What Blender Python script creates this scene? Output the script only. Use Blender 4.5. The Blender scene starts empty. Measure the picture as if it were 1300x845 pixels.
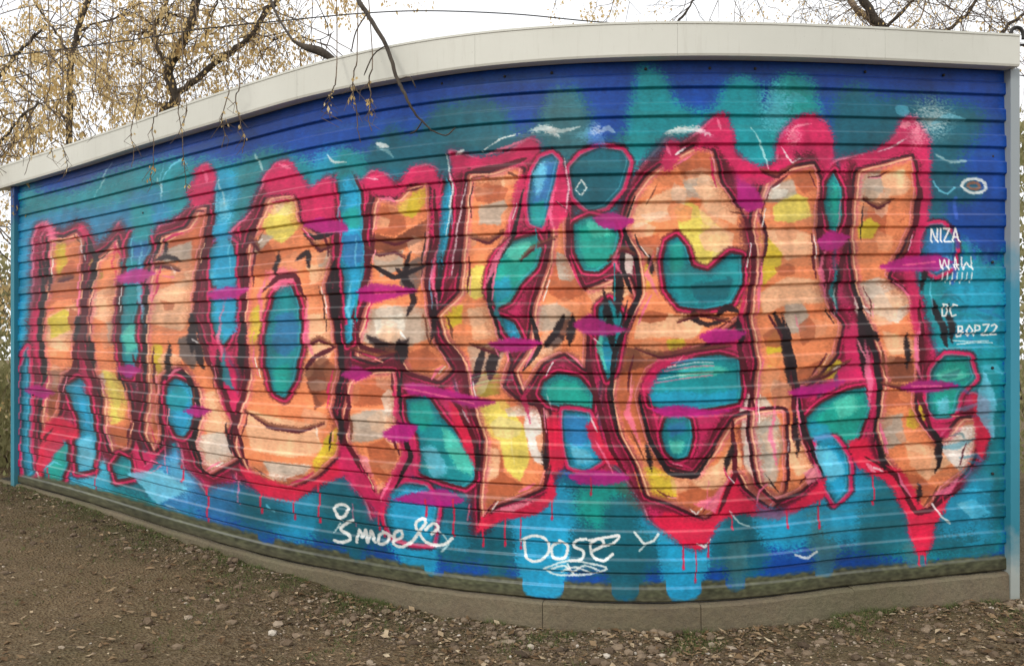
import bpy, bmesh, math, random
import numpy as np
from mathutils import Vector, Matrix
random.seed(7); RNG = np.random.RandomState(11)
SC = bpy.context.scene; COL = SC.collection
# ------------------------------------------------------------------ camera
FPX = 1100.0; EYE = 1.5; HZ = 455.0
cam = bpy.data.cameras.new('camera'); cam_o = bpy.data.objects.new('camera', cam); COL.objects.link(cam_o)
cam.sensor_width = 36; cam.lens = FPX/1300*36; cam.shift_y = (HZ-422.5)/1300; cam.clip_end = 2000; cam.clip_start = .05
cam_o.location = (0, 0, EYE); cam_o.rotation_euler = (math.pi/2, 0, 0); SC.camera = cam_o
def at(x, y, D):
    return Vector(((x-650)/FPX*D, D, EYE+(HZ-y)/FPX*D))
# ------------------------------------------------------------------ helpers
def tag(o, label=None, cat=None, group=None, kind=None):
    if label: o['label'] = label
    if cat: o['category'] = cat
    if group: o['group'] = group
    if kind: o['kind'] = kind
    return o
def empty(name, loc=(0,0,0)):
    o = bpy.data.objects.new(name, None); COL.objects.link(o); o.location = loc; o.empty_display_size = .2
    return o
def link(name, me, mat=None, parent=None):
    o = bpy.data.objects.new(name, me); COL.objects.link(o)
    if mat: me.materials.append(mat)
    if parent:
        o.parent = parent; o.matrix_parent_inverse = Matrix.Translation(-parent.location)
    return o
def mesh_from(name, V, F, mat=None, parent=None, smooth=False):
    me = bpy.data.meshes.new(name); me.from_pydata([tuple(v) for v in V], [], F); me.update()
    if smooth: me.polygons.foreach_set('use_smooth', [True]*len(me.polygons))
    return link(name, me, mat, parent)
def interp(xs, ys):
    xs = np.array(xs, float); ys = np.array(ys, float)
    n = len(xs); h = np.diff(xs); d = np.diff(ys)/h
    m = np.zeros(n); m[0] = d[0]; m[-1] = d[-1]
    for i in range(1, n-1): m[i] = (d[i-1]*h[i]+d[i]*h[i-1])/(h[i-1]+h[i])
    def f(x):
        x = np.asarray(x, float); i = np.clip(np.searchsorted(xs, x)-1, 0, n-2)
        t = (x-xs[i])/h[i]
        o = np.where(t < 0, ys[0]+m[0]*(x-xs[0]), 0)
        tt = np.clip(t, 0, 1)
        r = (2*tt**3-3*tt**2+1)*ys[i]+(tt**3-2*tt**2+tt)*h[i]*m[i]+(-2*tt**3+3*tt**2)*ys[i+1]+(tt**3-tt**2)*h[i]*m[i+1]
        r = np.where(x < xs[0], ys[0]+m[0]*(x-xs[0]), r); r = np.where(x > xs[-1], ys[-1]+m[-1]*(x-xs[-1]), r)
        return r
    return f
# survey of the garage wall: stations along it (s) and the height of its eaves, cladding foot and plinth foot there
yT = interp([20,100,200,300,400,500,600,700,800,900,1000,1100,1200,1300],[236,213,182,153,125,105,90,81,76.5,75,76.5,80,84.5,89])
yB = interp([20,83,225,347,468,560,650,768,875,980,1071,1160,1245,1300],[612,629,674,708,732,747,757,765,765,757,745,736,727,722])
yF = interp([20,100,170,260,330,400,500,600,700,800,900,1000,1100,1200,1300],[211,186,163,132,110,89,65.5,50,41,36.5,36,38,42,47,52])
yG = interp([20,83,225,347,420,486,549,660,760,850,979,1100,1256,1300],[615,633,682,722,744,762,777,790,798,801,790,775,760,755])
def depth(x): return FPX*3.0/(yB(x)-yT(x))
def wpt(x, y, out=0.0):
    """point on the wall plan at station x; 'out' metres in front of the sheet"""
    D = float(depth(x)); p = Vector(((x-650)/FPX*D, D, EYE+(HZ-y)/FPX*D))
    if out:
        D2 = float(depth(x+2)); q = Vector(((x+2-650)/FPX*D2, D2, 0)); t = Vector((q.x-p.x, q.y-p.y, 0)).normalized()
        n = Vector((t.y, -t.x, 0)); p = p+n*out
    return p
# ------------------------------------------------------------------ materials
def new_mat(name):
    m = bpy.data.materials.new(name); m.use_nodes = True; nt = m.node_tree
    return m, nt, nt.nodes['Principled BSDF']
def N(nt, t, **kw):
    n = nt.nodes.new(t)
    for k, v in kw.items(): setattr(n, k, v)
    return n
def noise(nt, scale, detail=6, rough=.6, vec=None, dist=0):
    n = N(nt, 'ShaderNodeTexNoise'); n.inputs['Scale'].default_value = scale; n.inputs['Detail'].default_value = detail
    n.inputs['Roughness'].default_value = rough; n.inputs['Distortion'].default_value = dist
    if vec is not None: nt.links.new(vec, n.inputs['Vector'])
    return n
def ramp(nt, fac, stops):
    r = N(nt, 'ShaderNodeValToRGB'); e = r.color_ramp.elements
    while len(e) < len(stops): e.new(.5)
    for el, (p, c) in zip(e, stops):
        el.position = p; el.color = (c[0], c[1], c[2], 1) if hasattr(c, '__len__') else (c, c, c, 1)
    nt.links.new(fac, r.inputs[0]); return r
def mixc(nt, fac, a, b, mode='MIX'):
    n = N(nt, 'ShaderNodeMix', data_type='RGBA', blend_type=mode)
    for s, v in ((n.inputs[0], fac), (n.inputs[6], a), (n.inputs[7], b)):
        if isinstance(v, (int, float)): s.default_value = v
        elif isinstance(v, (tuple, list)): s.default_value = (v[0], v[1], v[2], 1)
        else: nt.links.new(v, s)
    return n.outputs[2]
def bump(nt, h, strength, dist, bs):
    b = N(nt, 'ShaderNodeBump'); b.inputs['Strength'].default_value = strength; b.inputs['Distance'].default_value = dist
    nt.links.new(h, b.inputs['Height']); nt.links.new(b.outputs[0], bs.inputs['Normal'])
def objco(nt):
    return N(nt, 'ShaderNodeTexCoord').outputs['Object']
def simple(name, c1, c2, scale=8, rough=.8, bmp=.3, bd=.01, detail=8, spec=.3):
    m, nt, bs = new_mat(name); v = objco(nt)
    n = noise(nt, scale, detail, .65, v); r = ramp(nt, n.outputs[0], [(.35, c1), (.65, c2)])
    nt.links.new(r.outputs[0], bs.inputs['Base Color']); bs.inputs['Roughness'].default_value = rough
    bs.inputs['Specular IOR Level'].default_value = spec
    if bmp: bump(nt, noise(nt, scale*6, 6, .6, v).outputs[0], bmp, bd, bs)
    return m
def lin(c):
    c = np.asarray(c, float)/255.0
    return np.where(c <= .04045, c/12.92, ((c+.055)/1.055)**2.4)
# ------------------------------------------------------------------ the painting, laid out on the wall sheet
X0, X1 = 22, 1279
NC = 1258; NR = 780
CX = np.linspace(X0, X1, NC); TY = yT(CX); HH = yB(CX)-TY
PAL = dict(BL=(10,66,150), DB=(8,34,100), LB=(60,100,205), TE=(14,136,144), DT=(14,92,108), GT=(56,108,116), CY=(28,152,194), LC=(110,196,222), EM=(14,156,140), LE=(90,205,180),
  OR=(232,136,88), PE=(246,190,148), BR=(176,90,56), DBR=(105,52,34), GR=(176,166,152), DG=(84,80,80), LG=(214,206,192), YE=(208,190,44), YL=(228,218,96), OL=(140,128,40),
  CR=(200,30,88), RD=(212,26,66), PK=(238,110,146), LP=(240,140,160), MG=(172,18,118), MA=(78,8,26), BK=(26,14,20), WH=(240,240,236), OV=(74,76,56), SK=(44,112,172))
IMG = np.zeros((NR, NC, 3)); IMG[:] = PAL['BL']
PART = np.zeros((NR, NC), np.int8)       # 0 sheet, 1 lettering, 2 signature, 3 small writing
def togrid(P):
    P = np.asarray(P, float); h = yB(P[:,0])-yT(P[:,0])
    return np.stack([(P[:,0]-X0), (P[:,1]-yT(P[:,0]))/h*(NR-1)], 1), h.mean()
TEN = .5
def smooth_poly(P, k=6, closed=True):
    P = np.asarray(P, float); n = len(P); out = []
    R = range(n) if closed else range(n-1)
    for i in R:
        if closed: p0, p1, p2, p3 = P[i-1], P[i], P[(i+1) % n], P[(i+2) % n]
        else: p0, p1, p2, p3 = P[max(i-1,0)], P[i], P[i+1], P[min(i+2,n-1)]
        for j in range(k):
            t = j/k
            m1 = TEN*(p2-p0); m2 = TEN*(p3-p1); out.append((2*t**3-3*t*t+1)*p1+(t**3-2*t*t+t)*m1+(3*t*t-2*t**3)*p2+(t**3-t*t)*m2)
    if not closed: out.append(P[-1])
    return np.array(out)
def gauss(a, sx, sy):
    for ax, s in ((1, sx), (0, sy)):
        if s < .3: continue
        r = int(3*s)+1; k = np.exp(-.5*(np.arange(-r, r+1)/s)**2); k /= k.sum()
        L_ = a.shape[ax]; n_ = L_+2*r; n_ += (-n_) % 16
        kf = np.fft.rfft(k, n_); sh = [1, 1]; sh[ax] = -1
        a = np.fft.irfft(np.fft.rfft(a, n_, axis=ax)*kf.reshape(sh), n_, axis=ax)
        a = a[:, r:r+L_] if ax == 1 else a[r:r+L_, :]
    return a
NZ = gauss(RNG.randn(NR, NC), .7, .6); NZ /= NZ.std()
def poly_mask(P, soft, smooth):
    if smooth: P = smooth_poly(P)
    G, h = togrid(P); sy = soft*NR/h
    x0 = int(max(0, G[:,0].min()-3*soft-2)); x1 = int(min(NC, G[:,0].max()+3*soft+3))
    y0 = int(max(0, G[:,1].min()-3*sy-2)); y1 = int(min(NR, G[:,1].max()+3*sy+3))
    if x1 <= x0 or y1 <= y0: return None
    xs = np.arange(x0, x1)[None, :]+.01; m = np.zeros((y1-y0, x1-x0))
    for dy in (-.25, .25):
        ys = (np.arange(y0, y1)+dy)[:, None]; ins = np.zeros(m.shape, bool)
        for i in range(len(G)):
            (ax, ay), (bx, by) = G[i-1], G[i]
            if ay == by: continue
            c = ((ay > ys) != (by > ys))
            rr = np.nonzero(c[:, 0])[0]
            if len(rr) == 0: continue
            xi = ax+(bx-ax)*(ys[rr]-ay)/(by-ay)
            ins[rr] ^= (xs < xi)
        m += ins*.5
    if soft > .3: m = gauss(m, soft, sy)
    return m, x0, x1, y0, y1
def stroke_mask(P, w, soft, smooth, taper):
    if smooth: P = smooth_poly(P, 5, False)
    G, h = togrid(P); k = h/NR
    pad = w+3*soft+2
    x0 = int(max(0, G[:,0].min()-pad)); x1 = int(min(NC, G[:,0].max()+pad+1))
    y0 = int(max(0, G[:,1].min()-pad/k)); y1 = int(min(NR, G[:,1].max()+pad/k+1))
    if x1 <= x0 or y1 <= y0: return None
    m = np.zeros((y1-y0, x1-x0)); L = len(G)-1; s = max(soft, .35)
    for i in range(L):
        a, b = G[i], G[i+1]; dx, dy = b[0]-a[0], (b[1]-a[1])*k; q = dx*dx+dy*dy
        if q < 1e-9: continue
        r = w/2+s+1.5
        u0 = int(max(x0, min(a[0], b[0])-r)); u1 = int(min(x1, max(a[0], b[0])+r+1)); v0 = int(max(y0, min(a[1], b[1])-r/k)); v1 = int(min(y1, max(a[1], b[1])+r/k+1))
        if u1 <= u0 or v1 <= v0: continue
        X = np.arange(u0, u1)[None, :]; Y = np.arange(v0, v1)[:, None]
        t = np.clip(((X-a[0])*dx+(Y-a[1])*k*dy)/q, 0, 1)
        d = np.hypot(X-a[0]-t*dx, (Y-a[1])*k-t*dy)
        ww = w/2
        if taper:
            u = (i+t)/L; ww = w/2*np.clip(np.minimum(u, 1-u)*taper+.25, .25, 1)
        sub = m[v0-y0:v1-y0, u0-x0:u1-x0]
        np.maximum(sub, np.clip(.5-(d-ww)/(2*s), 0, 1), out=sub)
    m = m*m*(3-2*m)
    return m, x0, x1, y0, y1
def lay(r, col, a, part=None):
    if r is None: return
    m, x0, x1, y0, y1 = r; c = np.array(PAL[col] if isinstance(col, str) else col, float)
    m = np.clip(m+NZ[y0:y1, x0:x1]*m*(1-m)*1.2, 0, 1); m = (m*a)[..., None]
    IMG[y0:y1, x0:x1] = IMG[y0:y1, x0:x1]*(1-m)+c*m
    if part is not None:
        PART[y0:y1, x0:x1][m[..., 0] > .5] = part
def F(col, P, soft=.7, a=1, s=True, part=None): lay(poly_mask(P, soft, s), col, a, part)
def S(col, P, w=3, soft=.7, a=1, s=True, taper=0, part=None): lay(stroke_mask(P, w, soft, s, taper), col, a, part)
def ring(P, cols, closed=True):
    Q = list(P)+[P[0]] if closed else P
    Q = smooth_poly(P, 6, True) if closed else smooth_poly(P, 6, False)
    if closed: Q = np.vstack([Q, Q[:1]])
    for (c, w, so, a) in cols: S(c, Q, w, so, a, s=False)
def ell(cx, cy, rx, ry, n=14, rot=0):
    c, s = math.cos(rot), math.sin(rot)
    return [(cx+rx*math.cos(t)*c-ry*math.sin(t)*s, cy+rx*math.cos(t)*s+ry*math.sin(t)*c) for t in (2*math.pi*i/n for i in range(n))]
def inner(P, strokes, dx=0, dy=0):
    """soft strokes along the edge of P, kept inside P"""
    r = poly_mask(P, .6, True)
    if r is None: return
    m, x0, x1, y0, y1 = r; Q = smooth_poly(P, 6, True)+np.array([[dx, dy]]); Q = np.vstack([Q, Q[:1]])
    for c, w, so, a, ox, oy in strokes:
        q = stroke_mask(Q+np.array([[ox, oy]]), w, so, False, 0)
        if q is None: continue
        k, u0, u1, v0, v1 = q; X0_, X1_, Y0_, Y1_ = max(x0,u0), min(x1,u1), max(y0,v0), min(y1,v1)
        if X1_ <= X0_ or Y1_ <= Y0_: continue
        mm = m[Y0_-y0:Y1_-y0, X0_-x0:X1_-x0]*k[Y0_-v0:Y1_-v0, X0_-u0:X1_-u0]
        lay((mm, X0_, X1_, Y0_, Y1_), c, a)
def body(P, col='OR'):
    ring(P, [('MA', 26, 6, .6), ('MA', 14, 2.5, .6), ('CR', 8, 1.5, .75)]); F(col, P, .8)
def body_edge(P):
    inner(P, [('BR', 24, 8, .45, 0, 0), ('PK', 11, 3.5, .5, 5, 2), ('PK', 5, 1.5, .35, -3, -2), ('DBR', 12, 4, .55, 1, -1), ('PE', 2.2, .8, .75, 6, 3), ('LP', 1.6, .7, .5, -6, -3)])
    ring(P, [('MA', 4.6, .9, .97), ('BK', 1.8, .7, .7)])
def hole(P, col='TE', rim='CR', dark=True):
    ring(P, [('MA', 14, 2.2, .7), (rim, 9, 1.2, .95)]); F(col, P, .8)
    inner(P, [('DT', 14, 5, .65, 2, 2), ('BK', 5, 2, .45, 1, 1), ('LC', 1.6, .8, .35, -4, -3)])
    ring(P, [('PK', 2.0, .9, .45)])
    if dark: ring(P, [('MA', 3.4, .8, .95)])
# ---- sky-side halo of teal spray, soft
F('DB', [(22,225),(300,150),(600,85),(900,70),(1279,84),(1279,140),(900,105),(500,140),(100,240)], 10, .35, s=False)
for P, c, so, a in [
 ([(17,268),(60,246),(100,238),(130,222),(200,203),(240,203),(262,250),(262,640),(20,640)], 'TE', 6, .95),
 ([(18,290),(60,270),(95,262),(140,262),(180,240),(210,250),(200,320),(60,330),(20,420)], 'SK', 6, .6),
 ([(240,222),(300,205),(345,190),(400,205),(420,195),(452,210),(470,420),(250,440)], 'TE', 6, .95),
 ([(300,215),(326,190),(350,205),(345,290),(300,280)], 'GT', 5, .5),
 ([(396,200),(430,190),(465,230),(470,330),(410,260)], 'CY', 5, .6),
 ([(455,210),(500,160),(520,175),(560,130),(600,140),(640,135),(660,170),(715,112),(745,125),(760,180),(800,165),(812,190),(820,330),(460,330)], 'DT', 6, .95),
 ([(560,150),(610,120),(640,160),(600,200),(560,200)], 'DT', 5, .8),
 ([(690,125),(722,112),(748,150),(752,200),(700,190)], 'GT', 5, .75),
 ([(808,95),(822,82),(845,95),(862,130),(900,140),(925,102),(950,96),(968,110),(975,140),(985,100),(1008,92),(1034,104),(1042,140),(1040,230),(808,240)], 'TE', 5, .97),
 ([(980,110),(1010,100),(1036,130),(1030,170),(990,190),(975,150)], 'EM', 8, .5),
 ([(1055,150),(1066,118),(1090,106),(1112,120),(1150,122),(1235,132),(1252,160),(1226,195),(1205,260),(1180,330),(1050,330)], 'DT', 7, .95),
 ([(1150,335),(1190,300),(1226,305),(1262,335),(1279,332),(1279,640),(1255,705),(1100,690),(1100,500)], 'TE', 5, .97),
 ([(1225,320),(1260,345),(1279,360),(1279,430),(1215,440),(1200,380)], 'CY', 8, .6),
 ([(1240,560),(1279,540),(1279,700),(1180,700),(1190,640)], 'DT', 8, .45),
 ([(22,330),(60,300),(150,600),(40,640),(22,600)], 'CY', 5, .7),
]: F(c, P, so, a)
# foot of the halo: cyan and dark teal clouds running down over the blue
F('DT', [(140,600),(300,610),(420,600),(700,600),(1040,600),(1250,600),(1262,690),(1180,704),(1060,700),(960,690),(930,715),(800,728),(640,722),(520,700),(420,690),(330,668),(220,640),(150,620)], 7, .95)
for P, c, so, a in [
 (ell(72,590,40,34), 'CY', 5, .85), (ell(118,590,26,36), 'LC', 6, .45), (ell(225,610,34,46), 'SK', 6, .85), (ell(228,600,22,30), 'LC', 8, .55), (ell(275,640,30,30), 'SK', 8, .7),
 (ell(372,650,36,42), 'CY', 6, .75), (ell(330,655,30,30), 'DT', 6, .6), (ell(430,650,30,40), 'DT', 6, .8), ([(432,640),(470,640),(462,700),(450,730),(438,715)], 'DT', 4, .9),
 (ell(515,655,34,48), 'CY', 5, .95), ([(502,690),(552,690),(550,735),(540,748),(528,735),(505,715)], 'CY', 3, .95), (ell(575,690,22,30), 'DT', 6, .8),
 ([(618,690),(646,690),(640,735),(628,742),(618,725)], 'DT', 4, .85), (ell(690,650,46,40), 'CY', 6, .9), ([(656,650),(718,650),(718,740),(706,768),(674,770),(658,742)], 'CY', 3, .97),
 (ell(780,640,52,34), 'EM', 6, .8), ([(770,640),(822,640),(820,740),(808,766),(786,768),(772,748)], 'DT', 4, .95), ([(840,660),(902,660),(896,740),(882,766),(858,768),(842,744)], 'CY', 3, .95),
 (ell(870,660,60,30), 'CY', 7, .6), (ell(945,690,34,50), 'DT', 6, .9), ([(926,690),(950,690),(946,745),(936,760),(926,745)], 'GT', 4, .8), (ell(1000,655,42,44), 'CY', 6, .8), (ell(985,600,40,30), 'DT', 6, .5),
 ([(1030,640),(1068,640),(1060,730),(1048,748),(1036,732)], 'GT', 4, .8), (ell(1075,640,40,50), 'CY', 6, .75), (ell(1120,665,30,42), 'DT', 6, .9), ([(1148,690),(1178,690),(1176,718),(1166,730),(1154,718)], 'GT', 3, .8),
 (ell(1215,645,34,36), 'CY', 7, .7), (ell(1080,560,60,40), 'CY', 8, .6),
]: F(c, P, so, a)
TEN = .16
# ---- silhouette of the letters in crimson
SIL = [
 [(38,300),(44,284),(55,279),(66,290),(78,297),(95,282),(110,287),(118,308),(126,312),(138,296),(150,278),(158,288),(166,318),(160,350),(156,480),(168,540),(186,600),(168,606),(150,590),(128,585),(118,560),(98,545),(76,548),(58,562),(48,590),(36,572),(34,505),(36,400)],
 [(196,286),(215,280),(238,262),(246,230),(254,209),(266,206),(275,224),(272,262),(264,300),(266,420),(300,470),(316,560),(330,600),(300,615),(270,616),(262,628),(250,612),(230,592),(222,560),(198,565),(178,560),(168,500),(176,430),(172,360),(186,330)],
 [(284,300),(300,282),(318,262),(332,226),(346,205),(362,201),(380,222),(394,242),(408,226),(420,221),(430,248),(440,300),(436,420),(446,470),(446,560),(470,600),(484,655),(470,660),(456,628),(430,602),(404,616),(372,634),(338,630),(300,612),(280,560),(270,470),(284,400),(296,350)],
 [(456,226),(470,214),(492,220),(506,234),(520,211),(540,206),(556,214),(562,250),(560,330),(572,430),(600,500),(610,560),(606,640),(560,600),(520,560),(500,600),(484,655),(470,640),(436,560),(430,470),(452,420),(448,320)],
 [(568,190),(590,194),(618,202),(650,186),(668,173),(684,178),(690,200),(712,204),(722,232),(724,300),(740,380),(790,360),(800,400),(800,480),(770,480),(760,540),(770,580),(790,602),(760,604),(724,590),(702,612),(696,640),(660,652),(622,662),(603,682),(598,650),(602,560),(560,440),(560,300)],
 [(700,300),(790,330),(800,230),(820,200),(845,172),(862,180),(880,168),(906,146),(922,144),(930,164),(936,190),(960,212),(984,206),(988,172),(1008,151),(1030,144),(1052,154),(1060,180),(1064,206),(1060,300),(1064,420),(1060,560),(1046,610),(1046,630),(1020,640),(985,655),(940,650),(916,660),(892,700),(866,692),(822,660),(814,640),(786,600),(764,580),(752,540),(766,470),(740,400)],
 [(1050,210),(1085,195),(1112,190),(1136,170),(1148,148),(1164,148),(1178,168),(1182,200),(1178,300),(1166,345),(1176,400),(1192,450),(1196,496),(1238,496),(1256,508),(1258,556),(1246,592),(1220,622),(1196,642),(1186,682),(1172,704),(1158,684),(1146,640),(1130,610),(1100,600),(1078,586),(1046,560),(1040,420)],
]
for P in SIL: F('CR', P, 3, .97, part=1)
for P in SIL:
    inner(P, [('MA', 10, 4, .35, 3, 3), ('PK', 3.4, 1.0, .75, 2.5, 2), ('LP', 1.2, .6, .5, 4, 3)])
    ring(P, [('DT', 5, 2.5, .5)])
# dark teal scoops and blended maroon behind the heads, so that only a ridge of crimson is left
for c, P, so, a in [
 ('MA',[(200,300),(240,270),(262,240),(262,330),(200,340)],6,.6),('MA',[(300,300),(340,236),(384,240),(400,270),(330,330)],6,.6),('MA',[(466,240),(550,226),(556,300),(470,300)],7,.65),('MA',[(586,210),(660,196),(664,232),(590,240)],5,.75),
 ('MA',[(816,222),(850,192),(890,180),(930,190),(940,236),(820,250)],6,.8),('DT',[(820,196),(846,168),(880,160),(866,176),(830,214)],3,.6),('MA',[(966,236),(1000,206),(1040,196),(1050,260),(960,260)],5,.75),('BK',[(960,216),(990,204),(1012,190),(1020,204),(990,226),(966,232)],3,.7),
 ('MA',[(1080,214),(1130,200),(1168,190),(1170,330),(1076,330)],6,.6),('MA',[(50,296),(80,300),(106,294),(112,330),(50,330)],5,.5),('MA',[(116,318),(150,296),(160,330),(118,350)],5,.5),
 ('MG',[(936,214),(966,222),(986,250),(966,272),(938,262)],3,.8),('DT',[(390,246),(412,236),(418,262),(400,276)],4,.0),('DBR',[(760,560),(800,620),(830,660),(800,640),(766,600)],4,.4),
]:
    if a: F(c, P, so, a)
# ---- letter fills
BOD = [
 ([(60,300),(80,300),(97,292),(108,305),(104,345),(103,400),(96,440),(98,470),(82,478),(76,520),(62,548),(50,566),(47,520),(54,480),(47,430),(50,380),(58,345)],'OR'),
 ([(120,325),(136,314),(148,300),(157,322),(150,360),(149,420),(154,470),(164,500),(170,540),(164,572),(140,576),(128,545),(126,500),(114,470),(108,420),(108,370)],'OR'),
 ([(200,300),(232,288),(250,262),(265,262),(260,300),(250,350),(246,400),(258,430),(274,462),(280,500),(298,540),(308,580),(290,592),(268,604),(250,590),(240,560),(250,530),(246,494),(228,468),(208,478),(202,520),(206,560),(192,576),(178,545),(184,500),(182,440),(180,380),(192,330)],'OR'),
 ([(312,300),(322,285),(338,250),(375,246),(384,282),(408,298),(424,290),(428,320),(414,360),(424,420),(432,470),(424,520),(436,552),(430,580),(402,606),(370,620),(340,614),(310,598),(292,560),(300,520),(312,480),(304,420),(306,360)],'OR'),
 ([(474,248),(500,252),(516,236),(544,230),(548,290),(540,350),(546,400),(556,440),(576,468),(556,486),(516,474),(500,450),(476,462),(446,452),(450,420),(462,380),(458,330),(466,290)],'OR'),
 ([(440,480),(470,470),(500,470),(508,500),(506,545),(516,580),(500,610),(484,640),(470,622),(452,590),(436,560),(432,520)],'OR'),
 ([(592,220),(620,218),(650,208),(666,214),(660,250),(652,290),(630,330),(622,380),(636,430),(650,460),(640,490),(664,510),(698,520),(702,580),(690,620),(664,632),(630,644),(608,668),(606,620),(612,560),(596,510),(586,460),(562,430),(552,400),(580,370),(584,320),(588,270)],'OR'),
 ([(700,250),(720,262),(722,320),(742,364),(776,352),(800,350),(812,380),(798,420),(770,440),(748,420),(744,470),(716,450),(690,462),(664,500),(650,470),(668,440),(676,380),(694,330)],'OR'),
 ([(800,250),(820,222),(850,200),(882,184),(908,190),(918,230),(940,262),(960,262),(975,300),(962,360),(948,400),(900,438),(860,452),(826,470),(812,505),(826,560),(846,592),(880,600),(904,570),(930,530),(960,520),(1000,520),(1000,620),(980,646),(946,620),(934,600),(920,640),(896,660),(850,640),(820,630),(806,590),(784,550),(772,500),(782,450),(790,410),(812,370),(806,320),(788,290)],'OR'),
 ([(970,230),(1000,212),(1034,206),(1046,230),(1040,290),(1046,350),(1056,390),(1072,410),(1064,450),(1040,480),(1016,500),(1022,560),(1042,600),(1020,624),(986,636),(960,610),(950,540),(960,460),(950,400),(958,330),(952,280)],'OR'),
 ([(1088,214),(1120,206),(1160,196),(1166,240),(1160,290),(1140,330),(1130,352),(1158,372),(1168,420),(1170,470),(1164,520),(1190,560),(1220,530),(1244,530),(1244,566),(1230,600),(1200,622),(1180,650),(1160,640),(1140,606),(1120,580),(1110,540),(1120,480),(1112,440),(1096,400),(1084,360),(1078,300),(1082,250)],'OR'),
]
for P, c in BOD: body(P, c)
def clipF(*a, **k): F(*a, **k)
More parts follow.
